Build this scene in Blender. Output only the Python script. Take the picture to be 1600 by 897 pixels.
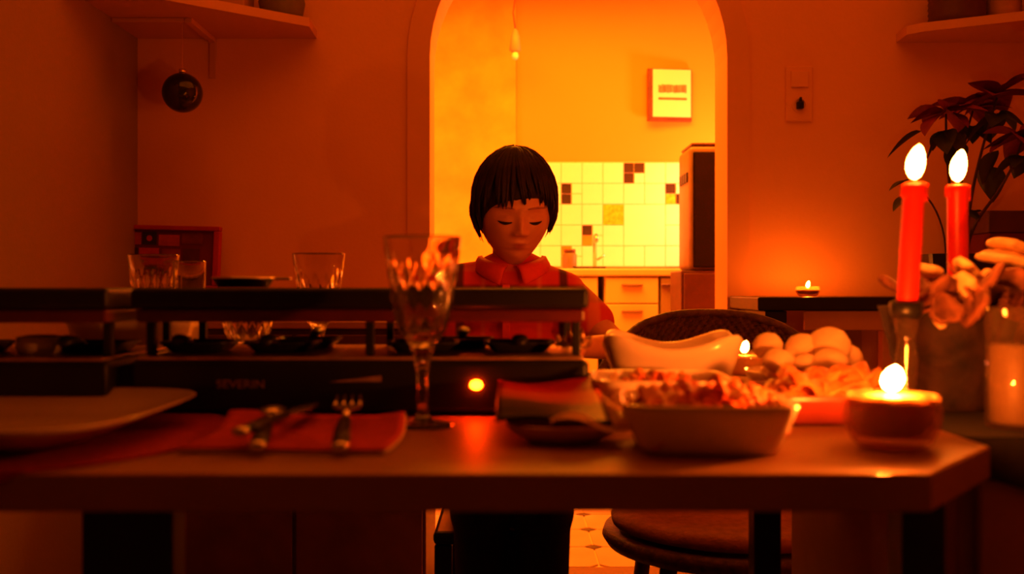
import bpy, bmesh, math, random
from mathutils import Vector, Matrix, noise
random.seed(7)
C = bpy.context.scene.collection
sc = bpy.context.scene
PI = math.pi
for o in list(bpy.data.objects): bpy.data.objects.remove(o)

# ------------------------------------------------------------------ camera, world, lights, exposure
F = 1600.0; CZ = 0.90; HY = 448.5           # focal length in pixels, lens height, horizon row
cam_d = bpy.data.cameras.new('camera'); cam = bpy.data.objects.new('camera', cam_d); C.objects.link(cam)
cam.location = (0, 0, CZ); cam.rotation_euler = (PI/2, 0, 0)
cam_d.sensor_width = 36; cam_d.lens = 36.0
cam_d.dof.use_dof = True; cam_d.dof.focus_distance = 2.3; cam_d.dof.aperture_fstop = 4.0
sc.camera = cam
vs = sc.view_settings
sc.display_settings.display_device = 'sRGB'
vs.view_transform = 'Standard'; vs.look = 'None'; vs.gamma = 1; vs.exposure = 0.0; vs.use_curve_mapping = False
cy = sc.cycles
cy.sample_clamp_indirect = 4; cy.max_bounces = 10; cy.transmission_bounces = 10; cy.transparent_max_bounces = 12
cy.diffuse_bounces = 4; cy.caustics_reflective = False; cy.caustics_refractive = False
cy.use_denoising = True

WARM = (1.0, 0.155, 0.004)
world = bpy.data.worlds.new('world'); sc.world = world; world.use_nodes = True
bg = world.node_tree.nodes['Background']
bg.inputs[0].default_value = (*WARM, 1); bg.inputs[1].default_value = 0.056

def area(name, loc, rot, sx, sy, power, col=WARM):
    l = bpy.data.lights.new(name, 'AREA'); l.shape = 'RECTANGLE'; l.size = sx; l.size_y = sy
    l.energy = power; l.color = col
    o = bpy.data.objects.new(name, l); C.objects.link(o); o.location = loc; o.rotation_euler = rot
    return o
def point(name, loc, power, col=WARM, r=.05):
    l = bpy.data.lights.new(name, 'POINT'); l.energy = power; l.color = col; l.shadow_soft_size = r
    o = bpy.data.objects.new(name, l); C.objects.link(o); o.location = loc
    return o
KW = (1.0, 0.180, 0.050)
area('dining_bounce_fill', (.15, 2.0, 2.44), (0, 0, 0), 2.2, 1.9, 12.5)  # unseen fill added for light bounced off the dining ceiling, no lamp there
area('kitchen_ceiling_light', (0.3, 4.3, 2.44), (0, 0, 0), 1.6, 1.0, 118, (1.0, .235, .006))
point('worktop_lamp_light', (1.32, 5.0, 1.36), 105, KW, .10)
point('worktop_lamp_light_left', (-0.62, 4.8, 1.25), 24, KW, .10)

# ------------------------------------------------------------------ helpers
def P(px, py, d): return Vector(((px-800)/F*d, d, CZ+(HY-py)/F*d))

def mat(name, col, rough=.6, metal=0, spec=.5, noise_s=0, var=.12, bump=0, bump_s=None, trans=0, ior=1.45, emis=None, estr=0, coat=0, sss=0):
    m = bpy.data.materials.new(name); m.use_nodes = True
    nt = m.node_tree; b = nt.nodes['Principled BSDF']
    b.inputs['Base Color'].default_value = (*col, 1)
    b.inputs['Roughness'].default_value = rough; b.inputs['Metallic'].default_value = metal
    b.inputs['Specular IOR Level'].default_value = spec
    b.inputs['Transmission Weight'].default_value = trans; b.inputs['IOR'].default_value = ior
    b.inputs['Coat Weight'].default_value = coat
    if sss:
        b.inputs['Subsurface Weight'].default_value = sss; b.inputs['Subsurface Radius'].default_value = (.02, .006, .003)
        b.inputs['Subsurface Scale'].default_value = .5
    if emis:
        b.inputs['Emission Color'].default_value = (*emis, 1); b.inputs['Emission Strength'].default_value = estr
    if noise_s:
        tc = nt.nodes.new('ShaderNodeTexCoord'); n = nt.nodes.new('ShaderNodeTexNoise')
        n.inputs['Scale'].default_value = noise_s; n.inputs['Detail'].default_value = 4
        nt.links.new(tc.outputs['Object'], n.inputs['Vector'])
        r = nt.nodes.new('ShaderNodeValToRGB')
        r.color_ramp.elements[0].position = .3; r.color_ramp.elements[1].position = .7
        r.color_ramp.elements[0].color = (*[c*(1-var) for c in col], 1)
        r.color_ramp.elements[1].color = (*[min(1, c*(1+var)) for c in col], 1)
        nt.links.new(n.outputs['Fac'], r.inputs['Fac']); nt.links.new(r.outputs['Color'], b.inputs['Base Color'])
    if bump:
        tc = nt.nodes.new('ShaderNodeTexCoord'); n2 = nt.nodes.new('ShaderNodeTexNoise')
        n2.inputs['Scale'].default_value = bump_s or noise_s*3 or 60
        nt.links.new(tc.outputs['Object'], n2.inputs['Vector'])
        bp = nt.nodes.new('ShaderNodeBump'); bp.inputs['Strength'].default_value = bump; bp.inputs['Distance'].default_value = .004
        nt.links.new(n2.outputs['Fac'], bp.inputs['Height']); nt.links.new(bp.outputs['Normal'], b.inputs['Normal'])
    return m

def obj(name, bm, m, parent=None, smooth=False):
    bmesh.ops.recalc_face_normals(bm, faces=bm.faces)
    me = bpy.data.meshes.new(name); bm.to_mesh(me); bm.free()
    if smooth:
        for p in me.polygons: p.use_smooth = True
    for mm in (m if isinstance(m, (list, tuple)) else [m]): me.materials.append(mm)
    o = bpy.data.objects.new(name, me); C.objects.link(o)
    if parent: o.parent = parent
    return o
def tag(o, label, cat, group=None):
    o['label'] = label; o['category'] = cat
    if group: o['group'] = group
    return o
def thing(name, label, cat, loc=(0, 0, 0), rz=0, group=None):
    o = bpy.data.objects.new(name, None); C.objects.link(o); o.location = loc; o.rotation_euler = (0, 0, rz)
    o.empty_display_size = .05
    return tag(o, label, cat, group)
def struct(name, bm, m, parent=None, smooth=False):
    o = obj(name, bm, m, parent, smooth)
    if not parent: o['kind'] = 'structure'
    return o
def dup(root, loc, rz=None, label=None, group=None):
    r = root.copy(); C.objects.link(r); r.location = loc
    if rz is not None: r.rotation_euler = (0, 0, rz)
    if label: r['label'] = label
    if group: r['group'] = group
    for ch in list(root.children):
        c = ch.copy(); C.objects.link(c); c.parent = r
        for g in list(ch.children):
            d = g.copy(); C.objects.link(d); d.parent = c
    return r
def B(): return bmesh.new()
def bx(bm, x0, x1, y0, y1, z0, z1, bev=0, seg=2, M=None):
    vs_ = [bm.verts.new((x, y, z)) for x in (x0, x1) for y in (y0, y1) for z in (z0, z1)]
    fs = [bm.faces.new([vs_[i] for i in f]) for f in ((0, 1, 3, 2), (4, 6, 7, 5), (0, 4, 5, 1), (2, 3, 7, 6), (0, 2, 6, 4), (1, 5, 7, 3))]
    out = list(vs_)
    if bev:
        es = list({e for f in fs for e in f.edges})
        r = bmesh.ops.bevel(bm, geom=es, offset=bev, segments=seg, profile=.5, affect='EDGES')
        out = list({v for f in r['faces'] for v in f.verts} | {v for v in vs_ if v.is_valid})
    if M is not None:
        for v in out: v.co = M @ v.co
    return bm
def prism(bm, pts, z0, z1, axis='z'):
    def q(p, h):
        return (p[0], p[1], h) if axis == 'z' else ((p[0], h, p[1]) if axis == 'y' else (h, p[0], p[1]))
    a = [bm.verts.new(q(p, z0)) for p in pts]; b = [bm.verts.new(q(p, z1)) for p in pts]
    bm.faces.new(a); bm.faces.new(b[::-1]); n = len(pts)
    for i in range(n): bm.faces.new((a[i], a[(i+1) % n], b[(i+1) % n], b[i]))
    return bm
def lathe(bm, prof, n=48, c=(0, 0, 0), ex=2, fn=None):
    """closed surface of revolution; ex>2 gives a rounded square plan; fn(theta, r, z, S)->(r, z) shapes it further"""
    rings = []
    for (r, z) in prof:
        if r < 1e-6: rings.append([bm.verts.new((c[0], c[1], c[2]+z))]); continue
        ring = []
        for k in range(n):
            t = 2*PI*k/n + PI/n
            S = (abs(math.cos(t))**ex+abs(math.sin(t))**ex)**(-1/ex)
            rr, zz = (r, z) if fn is None else fn(t, r, z, S)
            ring.append(bm.verts.new((c[0]+rr*S*math.cos(t), c[1]+rr*S*math.sin(t), c[2]+zz)))
        rings.append(ring)
    for a, b in zip(rings, rings[1:]):
        if len(a) == 1 and len(b) == 1: continue
        for k in range(n):
            j = (k+1) % n
            if len(a) == 1: bm.faces.new((a[0], b[j], b[k]))
            elif len(b) == 1: bm.faces.new((a[k], a[j], b[0]))
            else: bm.faces.new((a[k], a[j], b[j], b[k]))
    return bm
def tube(bm, pts, rad, n=8, sq=1.0, caps=True):
    pts = [Vector(p) for p in pts]
    if not isinstance(rad, (list, tuple)): rad = [rad]*len(pts)
    up = Vector((0, 0, 1)); rings = []
    prev = None
    for i, p in enumerate(pts):
        t = (pts[min(i+1, len(pts)-1)]-pts[max(i-1, 0)])
        t = t.normalized() if t.length > 1e-9 else Vector((0, 0, 1))
        if prev is None:
            u = t.cross(up) if abs(t.dot(up)) < .95 else t.cross(Vector((1, 0, 0)))
        else: u = prev - t*prev.dot(t)
        u.normalize(); prev = u; w = t.cross(u)
        rings.append([bm.verts.new(p+u*(rad[i]*math.cos(2*PI*k/n))+w*(rad[i]*sq*math.sin(2*PI*k/n))) for k in range(n)])
    for a, b in zip(rings, rings[1:]):
        for k in range(n): bm.faces.new((a[k], a[(k+1) % n], b[(k+1) % n], b[k]))
    if caps: bm.faces.new(rings[0][::-1]); bm.faces.new(rings[-1])
    return bm
def cap(bm, p0, p1, r0, r1, n=16, sq=1.0):
    """tapered capsule"""
    p0 = Vector(p0); p1 = Vector(p1); d = (p1-p0); L = d.length; d.normalize()
    pts, rad = [], []
    for k in range(5):
        a = PI/2*(1-k/5); pts.append(p0-d*(r0*math.sin(a))); rad.append(max(r0*math.cos(a), r0*.04))
    for k in range(6):
        a = PI/2*k/5; pts.append(p1+d*(r1*math.sin(a))); rad.append(max(r1*math.cos(a), r1*.04))
    return tube(bm, pts, rad, n, sq)
def ell(bm, c, r, nu=24, nv=14):
    prof = [(math.cos(-PI/2+PI*k/nv), math.sin(-PI/2+PI*k/nv)) for k in range(nv+1)]
    prof[0] = (0, -1); prof[-1] = (0, 1)
    n0 = len(bm.verts)
    lathe(bm, prof, nu); bm.verts.ensure_lookup_table()
    for v in bm.verts[n0:]: v.co = Vector((c[0]+v.co.x*r[0], c[1]+v.co.y*r[1], c[2]+v.co.z*r[2]))
    return bm
def bez(p0, p1, p2, p3, n=12):
    p0, p1, p2, p3 = map(Vector, (p0, p1, p2, p3))
    return [(1-t)**3*p0+3*t*(1-t)**2*p1+3*t*t*(1-t)*p2+t**3*p3 for t in [k/n for k in range(n+1)]]

# ------------------------------------------------------------------ materials
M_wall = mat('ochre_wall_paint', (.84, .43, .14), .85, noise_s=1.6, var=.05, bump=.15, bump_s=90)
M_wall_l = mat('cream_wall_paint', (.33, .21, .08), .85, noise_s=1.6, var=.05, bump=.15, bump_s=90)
M_trim = mat('casing_paint', (.80, .40, .13), .6, noise_s=5, var=.03)
M_ceil = mat('ceiling_paint', (.75, .6, .4), .9, noise_s=2, var=.03)
M_floor = mat('dining_floor_wood', (.16, .08, .035), .45, noise_s=6, var=.25)
M_kwall = mat('kitchen_yellow_paint', (.86, .30, .03), .8, noise_s=1.2, var=.04, bump=.1, bump_s=80)
M_kmott = mat('kitchen_mottled_paint', (.86, .34, .03), .8, noise_s=6, var=.17, bump=.1, bump_s=40)
M_tile = mat('glazed_white_tile', (.90, .93, .92), .25, noise_s=9, var=.03)
M_tiled = mat('glazed_dark_tile', (.035, .028, .02), .25, noise_s=9, var=.2)
M_tileo = mat('glazed_orange_tile', (.80, .25, .03), .25, noise_s=9, var=.2)
M_tiley = mat('glazed_amber_tile', (.85, .50, .04), .25, noise_s=60, var=.3)
M_grout = mat('tile_grout', (.80, .62, .30), .9, noise_s=30, var=.05)
M_ftile = mat('floor_tile_clay', (.50, .36, .22), .35, noise_s=7, var=.1)
M_fdiam = mat('floor_diamond_clay', (.06, .05, .04), .35, noise_s=7, var=.1)
M_shelf = mat('shelf_paint', (.66, .34, .14), .55, noise_s=4, var=.05)
M_black = mat('black_plastic', (.010, .009, .009), .38, spec=.35, noise_s=20, var=.2)
M_blackm = mat('black_metal', (.012, .010, .009), .45, spec=.3, noise_s=30, var=.2, bump=.1, bump_s=200)
M_heat = mat('dark_red_heater_enamel', (.10, .012, .008), .4, noise_s=20, var=.2)
M_tray = mat('brushed_brown_tray', (.5, .32, .2), .38, metal=.6, noise_s=40, var=.3)
M_steel = mat('cutlery_steel', (.62, .55, .5), .25, metal=1, noise_s=30, var=.05)
M_beech = mat('table_laminate', (.36, .18, .055), .045, spec=.33, noise_s=9, var=.10)
M_edge = mat('table_edge_band', (.30, .15, .05), .5, noise_s=9, var=.12)
M_porc = mat('glazed_porcelain', (.80, .66, .52), .22, noise_s=6, var=.02, coat=.3)
M_plate = mat('plate_glaze', (.62, .50, .40), .16, noise_s=6, var=.02)
M_red = mat('red_felt_mat', (.34, .012, .010), .9, noise_s=200, var=.25, bump=.4, bump_s=300)
M_napk = mat('red_paper_napkin', (.48, .025, .015), .8, noise_s=90, var=.15, bump=.3, bump_s=150)
M_napw = mat('napkin_pale_edge', (.62, .45, .3), .8, noise_s=90, var=.05)
M_wax = mat('red_candle_wax', (.80, .022, .008), .35, noise_s=15, var=.08, sss=.35)
M_waxc = mat('cream_candle_wax', (.16, .105, .05), .5, noise_s=15, var=.05)
M_waxm = mat('melted_candle_wax', (.9, .62, .3), .2, noise_s=15, var=.05, sss=.4)
M_melt = mat('warm_glowing_wax', (.85, .2, .03), .3, noise_s=15, var=.05, emis=(1, .22, .01), estr=1.0)
M_wick = mat('burnt_wick', (.02, .01, .008), .9, noise_s=50)
M_glass = mat('clear_glass', (1, .97, .94), .02, trans=1, ior=1.47, spec=.5, noise_s=3, var=.01)
M_amber = mat('amber_glass', (.92, .62, .35), .12, trans=.85, ior=1.45, noise_s=25, var=.2)
M_ham = mat('cured_ham', (.86, .24, .06), .42, noise_s=38, var=.45, bump=.5, bump_s=80, sss=.1)
M_bacon = mat('bacon_rasher', (.74, .13, .035), .42, noise_s=45, var=.5, bump=.5, bump_s=80)
M_mush = mat('mushroom_skin', (.70, .48, .28), .6, noise_s=28, var=.10, bump=.2, bump_s=60)
M_hair = mat('dark_brown_hair', (.018, .007, .004), .55, spec=.22, noise_s=60, var=.4)
M_bark = mat('dark_bark', (.028, .011, .006), .8, noise_s=40, var=.6, bump=1, bump_s=60)
M_dry = mat('dried_fungus_pale', (.88, .55, .24), .7, noise_s=45, var=.25, bump=.6, bump_s=70)
M_dryd = mat('dried_fungus_dark', (.20, .065, .028), .75, noise_s=45, var=.5, bump=.8, bump_s=70)
M_bract = mat('poinsettia_bract', (.17, .005, .008), .7, noise_s=20, var=.3)
M_leaf = mat('dark_green_leaf', (.045, .05, .012), .6, noise_s=20, var=.3)
M_stem = mat('brown_stem', (.08, .04, .02), .7, noise_s=20, var=.3)
M_wicker = mat('brown_wicker', (.09, .032, .014), .6, noise_s=60, var=.5, bump=.5, bump_s=120)
M_seat = mat('brown_seat_pad', (.32, .11, .04), .85, noise_s=60, var=.2, bump=.4, bump_s=160)
M_pine = mat('pale_pine', (.50, .26, .11), .6, noise_s=10, var=.12)
M_brown = mat('brown_cabinet_wood', (.40, .18, .06), .6, noise_s=10, var=.15)
M_dkbrn = mat('dark_brown_wood', (.10, .035, .015), .5, noise_s=10, var=.2)
M_dkred = mat('dark_red_card', (.16, .012, .010), .6, noise_s=12, var=.2)
M_redgl = mat('dark_red_glaze', (.20, .030, .018), .3, noise_s=12, var=.15)
M_redfr = mat('red_frame_paint', (.50, .030, .020), .5, noise_s=12, var=.12)
M_overlay = mat('matt_black', (.012, .009, .008), .95, noise_s=80, var=.3)
M_jeans = mat('dark_denim', (.012, .012, .016), .9, noise_s=90, var=.3)
M_plast = mat('cream_plastic', (.82, .41, .14), .5, noise_s=8, var=.03)
M_paper = mat('cream_paper', (.88, .80, .55), .8, noise_s=8, var=.02)
M_ink = mat('brown_ink', (.16, .11, .05), .8, noise_s=60, var=.3)
M_kfront = mat('cream_cupboard_front', (.84, .76, .36), .5, noise_s=5, var=.04)
M_kfrontd = mat('grey_cupboard_front', (.34, .27, .13), .5, noise_s=5, var=.1)  # plain grey of the narrow unit, also used on the lamp socket
M_ktop = mat('pale_worktop', (.86, .72, .42), .35, noise_s=12, var=.05)
M_side = mat('grey_machine_side', (.20, .15, .07), .4, noise_s=8, var=.2)
M_gloss = mat('glossy_black_front', (.006, .005, .005), .08, spec=.2, noise_s=8, var=.1)
M_olive = mat('olive_pot_glaze', (.16, .13, .05), .5, noise_s=8, var=.2)
M_film = None
M_led = mat('red_indicator_lamp', (1, .2, .05), .4, emis=(1, .030, .0005), estr=260, noise_s=3)
M_gold = mat('thin_brass', (.9, .62, .3), .2, metal=1, noise_s=8, var=.1)

def thin_glass(name, tint, haze, hazecol, rough=.05):
    m = bpy.data.materials.new(name); m.use_nodes = True; nt = m.node_tree
    nt.nodes.remove(nt.nodes['Principled BSDF'])
    tr = nt.nodes.new('ShaderNodeBsdfTransparent'); tr.inputs[0].default_value = (*tint, 1)
    gl = nt.nodes.new('ShaderNodeBsdfGlossy'); gl.inputs['Roughness'].default_value = rough
    lw = nt.nodes.new('ShaderNodeLayerWeight'); lw.inputs[0].default_value = .5
    pw = nt.nodes.new('ShaderNodeMath'); pw.operation = 'POWER'; pw.inputs[1].default_value = 4; nt.links.new(lw.outputs['Facing'], pw.inputs[0])
    fr = nt.nodes.new('ShaderNodeMath'); fr.operation = 'MULTIPLY_ADD'; fr.inputs[1].default_value = .6; fr.inputs[2].default_value = .04; nt.links.new(pw.outputs[0], fr.inputs[0])
    m1 = nt.nodes.new('ShaderNodeMixShader'); nt.links.new(fr.outputs[0], m1.inputs[0]); nt.links.new(tr.outputs[0], m1.inputs[1]); nt.links.new(gl.outputs[0], m1.inputs[2])
    df = nt.nodes.new('ShaderNodeBsdfTranslucent'); df.inputs[0].default_value = (*hazecol, 1)
    d2 = nt.nodes.new('ShaderNodeBsdfDiffuse'); d2.inputs[0].default_value = (*hazecol, 1)
    m2 = nt.nodes.new('ShaderNodeMixShader'); m2.inputs[0].default_value = .5; nt.links.new(df.outputs[0], m2.inputs[1]); nt.links.new(d2.outputs[0], m2.inputs[2])
    tc = nt.nodes.new('ShaderNodeTexCoord'); n = nt.nodes.new('ShaderNodeTexNoise'); n.inputs['Scale'].default_value = 35
    mr = nt.nodes.new('ShaderNodeMapRange'); mr.inputs[3].default_value = haze*.7; mr.inputs[4].default_value = haze*1.3
    nt.links.new(tc.outputs['Object'], n.inputs['Vector']); nt.links.new(n.outputs[0], mr.inputs[0])
    m3 = nt.nodes.new('ShaderNodeMixShader'); nt.links.new(mr.outputs[0], m3.inputs[0]); nt.links.new(m1.outputs[0], m3.inputs[1]); nt.links.new(m2.outputs[0], m3.inputs[2])
    nt.links.new(m3.outputs[0], nt.nodes['Material Output'].inputs[0]); return m
M_thin = thin_glass('thin_clear_glass', (.97, .93, .88), .03, (.8, .6, .4))
M_film = thin_glass('crumpled_plastic_film', (.95, .85, .7), .62, (.95, .75, .5), .15)
M_amber = thin_glass('thin_brown_glass', (.86, .66, .45), .26, (.62, .38, .17))
def flame_mat(name, k):
    m = bpy.data.materials.new(name); m.use_nodes = True; nt = m.node_tree
    nt.nodes.remove(nt.nodes['Principled BSDF']); e = nt.nodes.new('ShaderNodeEmission')
    e.inputs[0].default_value = (1, .17, .012, 1); e.inputs[1].default_value = k
    nt.links.new(e.outputs[0], nt.nodes['Material Output'].inputs[0]); return m
M_flame = flame_mat('candle_flame', 600)
M_flame2 = flame_mat('small_candle_flame', 1250)
M_flame4 = flame_mat('hidden_tea_light_flame', 420)
M_flame3 = flame_mat('tea_light_flame', 2600)
def flame_bm(h, r, lean=.0, c=(0, 0, 0)):
    bm = B(); prof = [(0, 0)]
    for k in range(1, 11):
        t = k/11; prof.append((r*(math.sin(PI*t**.85))**.6, h*t))
    prof.append((0, h)); lathe(bm, prof, 14, c)
    for v in bm.verts:
        t = (v.co.z-c[2])/h; v.co.x += lean*t*t*h
    return bm

# ------------------------------------------------------------------ structure
XL, XR, YW, YK, YKB, ZC = -1.17, 1.75, 3.20, 3.38, 5.40, 2.5
AX0, AX1, ASP = -.256, .67, CZ+.717
acx = (AX0+AX1)/2; ar = (AX1-AX0)/2
def arc(r, n=28): return [(acx-r*math.cos(PI*k/n), ASP+r*math.sin(PI*k/n)) for k in range(n+1)]
bm = B(); prism(bm, [(XL-.1, 0), (AX0, 0)] + arc(ar) + [(AX1, 0), (XR+.1, 0), (XR+.1, ZC), (XL-.1, ZC)], YW, YK, 'y')
struct('wall_back', bm, M_wall)
bm = B(); wd = .070
outer = [(AX0-wd, 0)] + arc(ar+wd) + [(AX1+wd, 0)]; inner = [(AX0, 0)] + arc(ar) + [(AX1, 0)]
prism(bm, outer+inner[::-1], YW-.012, YW-.0005, 'y')
struct('trim_1', bm, M_trim)
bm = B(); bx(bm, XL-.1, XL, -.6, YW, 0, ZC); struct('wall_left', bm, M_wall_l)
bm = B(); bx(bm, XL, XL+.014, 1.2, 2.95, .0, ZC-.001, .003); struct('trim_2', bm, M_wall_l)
bm = B(); bx(bm, XR, XR+.1, -.6, YW, 0, ZC); struct('wall_right', bm, M_wall)
bm = B(); bx(bm, XL-.1, XR+.1, -.6, YW, ZC, ZC+.06); bx(bm, -1.5, 2.3, YK, YKB+.1, ZC, ZC+.06); struct('ceiling', bm, M_ceil)
bm = B(); bx(bm, XL-.1, XR+.1, -.6, YW+.09, -.05, 0); struct('floor', bm, M_floor)
bm = B(); bx(bm, XL+.001, AX0-wd-.002, YW-.014, YW-.0005, 0, .09, .003); struct('baseboard_left', bm, M_trim)
bm = B(); bx(bm, AX1+wd+.002, XR-.001, YW-.014, YW-.0005, 0, .09, .003); struct('baseboard_right', bm, M_trim)
# kitchen shell
bm = B(); bx(bm, -1.5, 2.3, YKB, YKB+.1, 0, ZC); struct('wall_kitchen_back', bm, M_kwall)
bm = B(); bx(bm, -1.45, .02, YKB-.03, YKB-.0005, 0, ZC-.001, .002); struct('wall_kitchen_chimney', bm, M_kmott)
bm = B(); bx(bm, -1.6, -1.5, YK, YKB+.1, 0, ZC); struct('wall_kitchen_left', bm, M_kwall)
bm = B(); bx(bm, 2.3, 2.4, YK, YKB+.1, 0, ZC); struct('wall_kitchen_right', bm, M_kwall)
kf = struct('floor_kitchen', bx(B(), -1.5, 2.3, YW+.09, YKB+.1, -.05, -.006), M_grout)
ft = B(); s = .255/2-.003
prism(ft, [(-s+.03, -s), (s-.03, -s), (s, -s+.03), (s, s-.03), (s-.03, s), (-s+.03, s), (-s, s-.03), (-s, -s+.03)], -.0055, 0)
ft_me = None
fd = B(); prism(fd, [(-.027, 0), (0, -.027), (.027, 0), (0, .027)], -.0055, .0003)
fd_me = None
for i in range(-3, 7):
    for j in range(0, 7):
        x = .155+i*.255; y = 3.42+j*.255+.0
        if ft_me is None:
            o = obj('floor_tile', ft, M_ftile, kf); ft_me = o.data
            o2 = obj('diamond_tile', fd, M_fdiam, kf); fd_me = o2.data
        else:
            o = bpy.data.objects.new('floor_tile', ft_me); C.objects.link(o); o.parent = kf
            o2 = bpy.data.objects.new('diamond_tile', fd_me); C.objects.link(o2); o2.parent = kf
        o.location = (x, y, 0); o2.location = (x+.1275, y+.1275, 0)
# wall tile panel (piece by piece)
TP = .1097; TX0 = P(811.5, 0, YKB).x; TZ0 = CZ+.655
tb = struct('wall_kitchen_tiling', bx(B(), TX0-.005, TX0+14*TP, YKB-.006, YKB-.0004, TZ0-5*TP-.004, TZ0+.004), M_grout)
tile_cache = {}
def wtile(cx, cz, w, h, m, nm='tile'):
    key = (round(w, 4), round(h, 4), m.name)
    if key not in tile_cache:
        bm = B(); bx(bm, -w/2+.0018, w/2-.0018, -.0075, .0, -h/2+.0018, h/2-.0018, .0015, 1)
        o = obj(nm, bm, m, tb); tile_cache[key] = o.data
    else:
        o = bpy.data.objects.new(nm, tile_cache[key]); C.objects.link(o); o.parent = tb
    o.location = (cx, YKB-.0045, cz)
deco = {(5, 0): (M_tiled, M_tiled, M_tiled, M_tile), (2, 1): (M_tiled, M_tile, M_tiled, M_tile),
        (7, 1): (M_tiled, M_tile, M_tiley, M_tiled), (3, 3): (M_tiled, M_tile, M_tileo, M_tile),
        (2, 4): (M_tileo, M_tile, M_tileo, M_tile), (8, 3): (M_tile, M_tiled, M_tile, M_tile)}
for i in range(14):
    for j in range(5):
        cx = TX0+(i+.5)*TP; cz = TZ0-(j+.5)*TP
        if i in (5, 6) and j in (2, 3):
            if (i, j) == (5, 2): wtile(cx+TP/2, cz-TP/2, 2*TP, 2*TP, M_tile)
            continue
        if (i, j) == (4, 2): wtile(cx, cz, TP, TP, M_tiley); continue
        if (i, j) in deco:
            for q, m in enumerate(deco[(i, j)]):
                wtile(cx+(-.25 if q % 2 == 0 else .25)*TP, cz+(.25 if q < 2 else -.25)*TP, TP/2, TP/2, m)
            continue
        wtile(cx, cz, TP, TP, M_tile)

# ------------------------------------------------------------------ kitchen furniture
def cupboard(name, label, x0, x1, y0, y1, z1, m, fronts, fm):
    t = thing(name, label, 'cupboard', ((x0+x1)/2, y1, 0)); w = (x1-x0)/2
    obj('body', bx(B(), -w, w, -(y1-y0)+.02, 0, .0, z1, .003), m, t)
    zt = z1-.008
    for h in fronts:
        d = obj('drawer', bx(B(), -w+.004, w-.004, -(y1-y0), -(y1-y0)+.018, zt-h+.006, zt, .003), fm, t)
        obj('handle', bx(B(), -.05, .05, -(y1-y0)-.018, -(y1-y0)-.0005, zt-.035, zt-.027, .002), M_steel, d)
        zt -= h
    return t
cupboard('drawer_cupboard', 'cream kitchen drawer unit below the tiled wall, under the worktop', .435, .690, 4.80, 5.38, .950, M_kfront, [.124, .17, .28, .28], M_kfront)
cupboard('drawer_cupboard', 'narrow greyish kitchen unit right of the cream drawers', .695, .80, 4.80, 5.38, .950, M_kfrontd, [.90], M_kfrontd)
cupboard('dishwasher', 'small cream appliance front left of the drawer unit, behind the boy', -.30, .405, 4.80, 5.38, .950, M_kfront, [.12, .78], M_kfront)
t = thing('worktop', 'pale kitchen worktop running below the white tiles', 'worktop', (.25, 5.1, .951))
obj('slab', bx(B(), -.60, .555, -.31, .265, 0, .035, .006), M_ktop, t)
t = thing('tall_cabinet', 'dark brown cabinet carrying the black machine in the kitchen', 'cabinet', (1.0, 4.25, 0))
obj('body', bx(B(), -.32, .40, -.13, .15, 0, .965, .004), M_dkbrn, t)
obj('door', bx(B(), -.31, .39, -.15, -.131, .05, .955, .004), M_dkbrn, t)
t = thing('coffee_machine', 'tall black glossy coffee machine with grey side on the brown kitchen cabinet', 'machine', (.96, 4.25, .966))
bm = B(); bx(bm, -.245, .25, -.12, .15, 0, .505, .022, 3); obj('housing', bm, M_side, t, True)
obj('front_panel', bx(B(), -.232, .245, -.136, -.121, .012, .478, .006), M_gloss, t)
obj('top_cover', bx(B(), -.235, .24, -.11, .14, .5055, .518, .006), M_dkbrn, t)
for k in range(4): obj('button', bx(B(), -.252, -.2455, -.09+.05*k, -.06+.05*k, .36, .40, .001), M_black, t)
# tap, bottle and hob on worktop
t = thing('kitchen_tap', 'small chrome tap in front of the kitchen tiles', 'tap', (.42, 5.2, .987))
obj('spout', tube(B(), [(0, 0, 0), (0, 0, .13), (-.0, -.03, .17), (0, -.09, .17), (0, -.11, .14)], .010, 10), M_steel, t, True)
obj('lever', tube(B(), [(.012, 0, .05), (.05, 0, .075)], .006, 8), M_steel, t, True)
t = thing('storage_jar', 'small brown jar on the kitchen worktop beside the boy', 'jar', (.29, 5.15, .987))
obj('body', lathe(B(), [(0, 0), (.032, 0), (.036, .01), (.036, .075), (.028, .085), (0, .085)], 24), M_olive, t, True)
obj('lid', lathe(B(), [(0, .0855), (.03, .0855), (.03, .103), (0, .103)], 24), M_dkbrn, t, True)
t = thing('cooking_hob', 'flat dark hob plate lying on the pale worktop', 'hob', (.36, 4.98, .9865))
obj('plate', bx(B(), -.07, .09, -.09, .09, 0, .012, .003), M_black, t)
# lit lamp on the worktop, hidden beyond the arch jamb
# wall picture
t = thing('framed_print', 'small framed print with brown lettering on the yellow kitchen wall', 'picture', (.822, YKB-.001, 1.905))
t.rotation_euler = (0, 0, math.radians(7))
fw, fh = .118, .137
bm = B()
for a in ((-fw, fw, -fh, -fh+.024), (-fw, fw, fh-.006, fh), (-fw, -fw+.030, -fh+.0242, fh-.0062), (fw-.008, fw, -fh+.0242, fh-.0062)):
    bx(bm, a[0], a[1], -.040, -.016, a[2], a[3], .002)
obj('frame', bm, M_dkbrn, t)
obj('sheet', bx(B(), -fw+.026, fw-.006, -.042, -.030, -fh+.022, fh-.004), M_paper, t)
bm = B(); x = -.062; rr = random.Random(3)
while x < .088:
    w = rr.uniform(.004, .009); bx(bm, x, x+w, -.0434, -.0422, .012+rr.uniform(-.002, .002), .052+rr.uniform(-.003, .003)); x += w+rr.uniform(.0015, .003)
x = -.062
while x < .088:
    w = rr.uniform(.003, .006); bx(bm, x, x+w, -.0434, -.0422, -.026, -.014); x += w+.0012
o = obj('lettering', bm, M_ink, t); o['kind'] = 'stuff'
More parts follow.
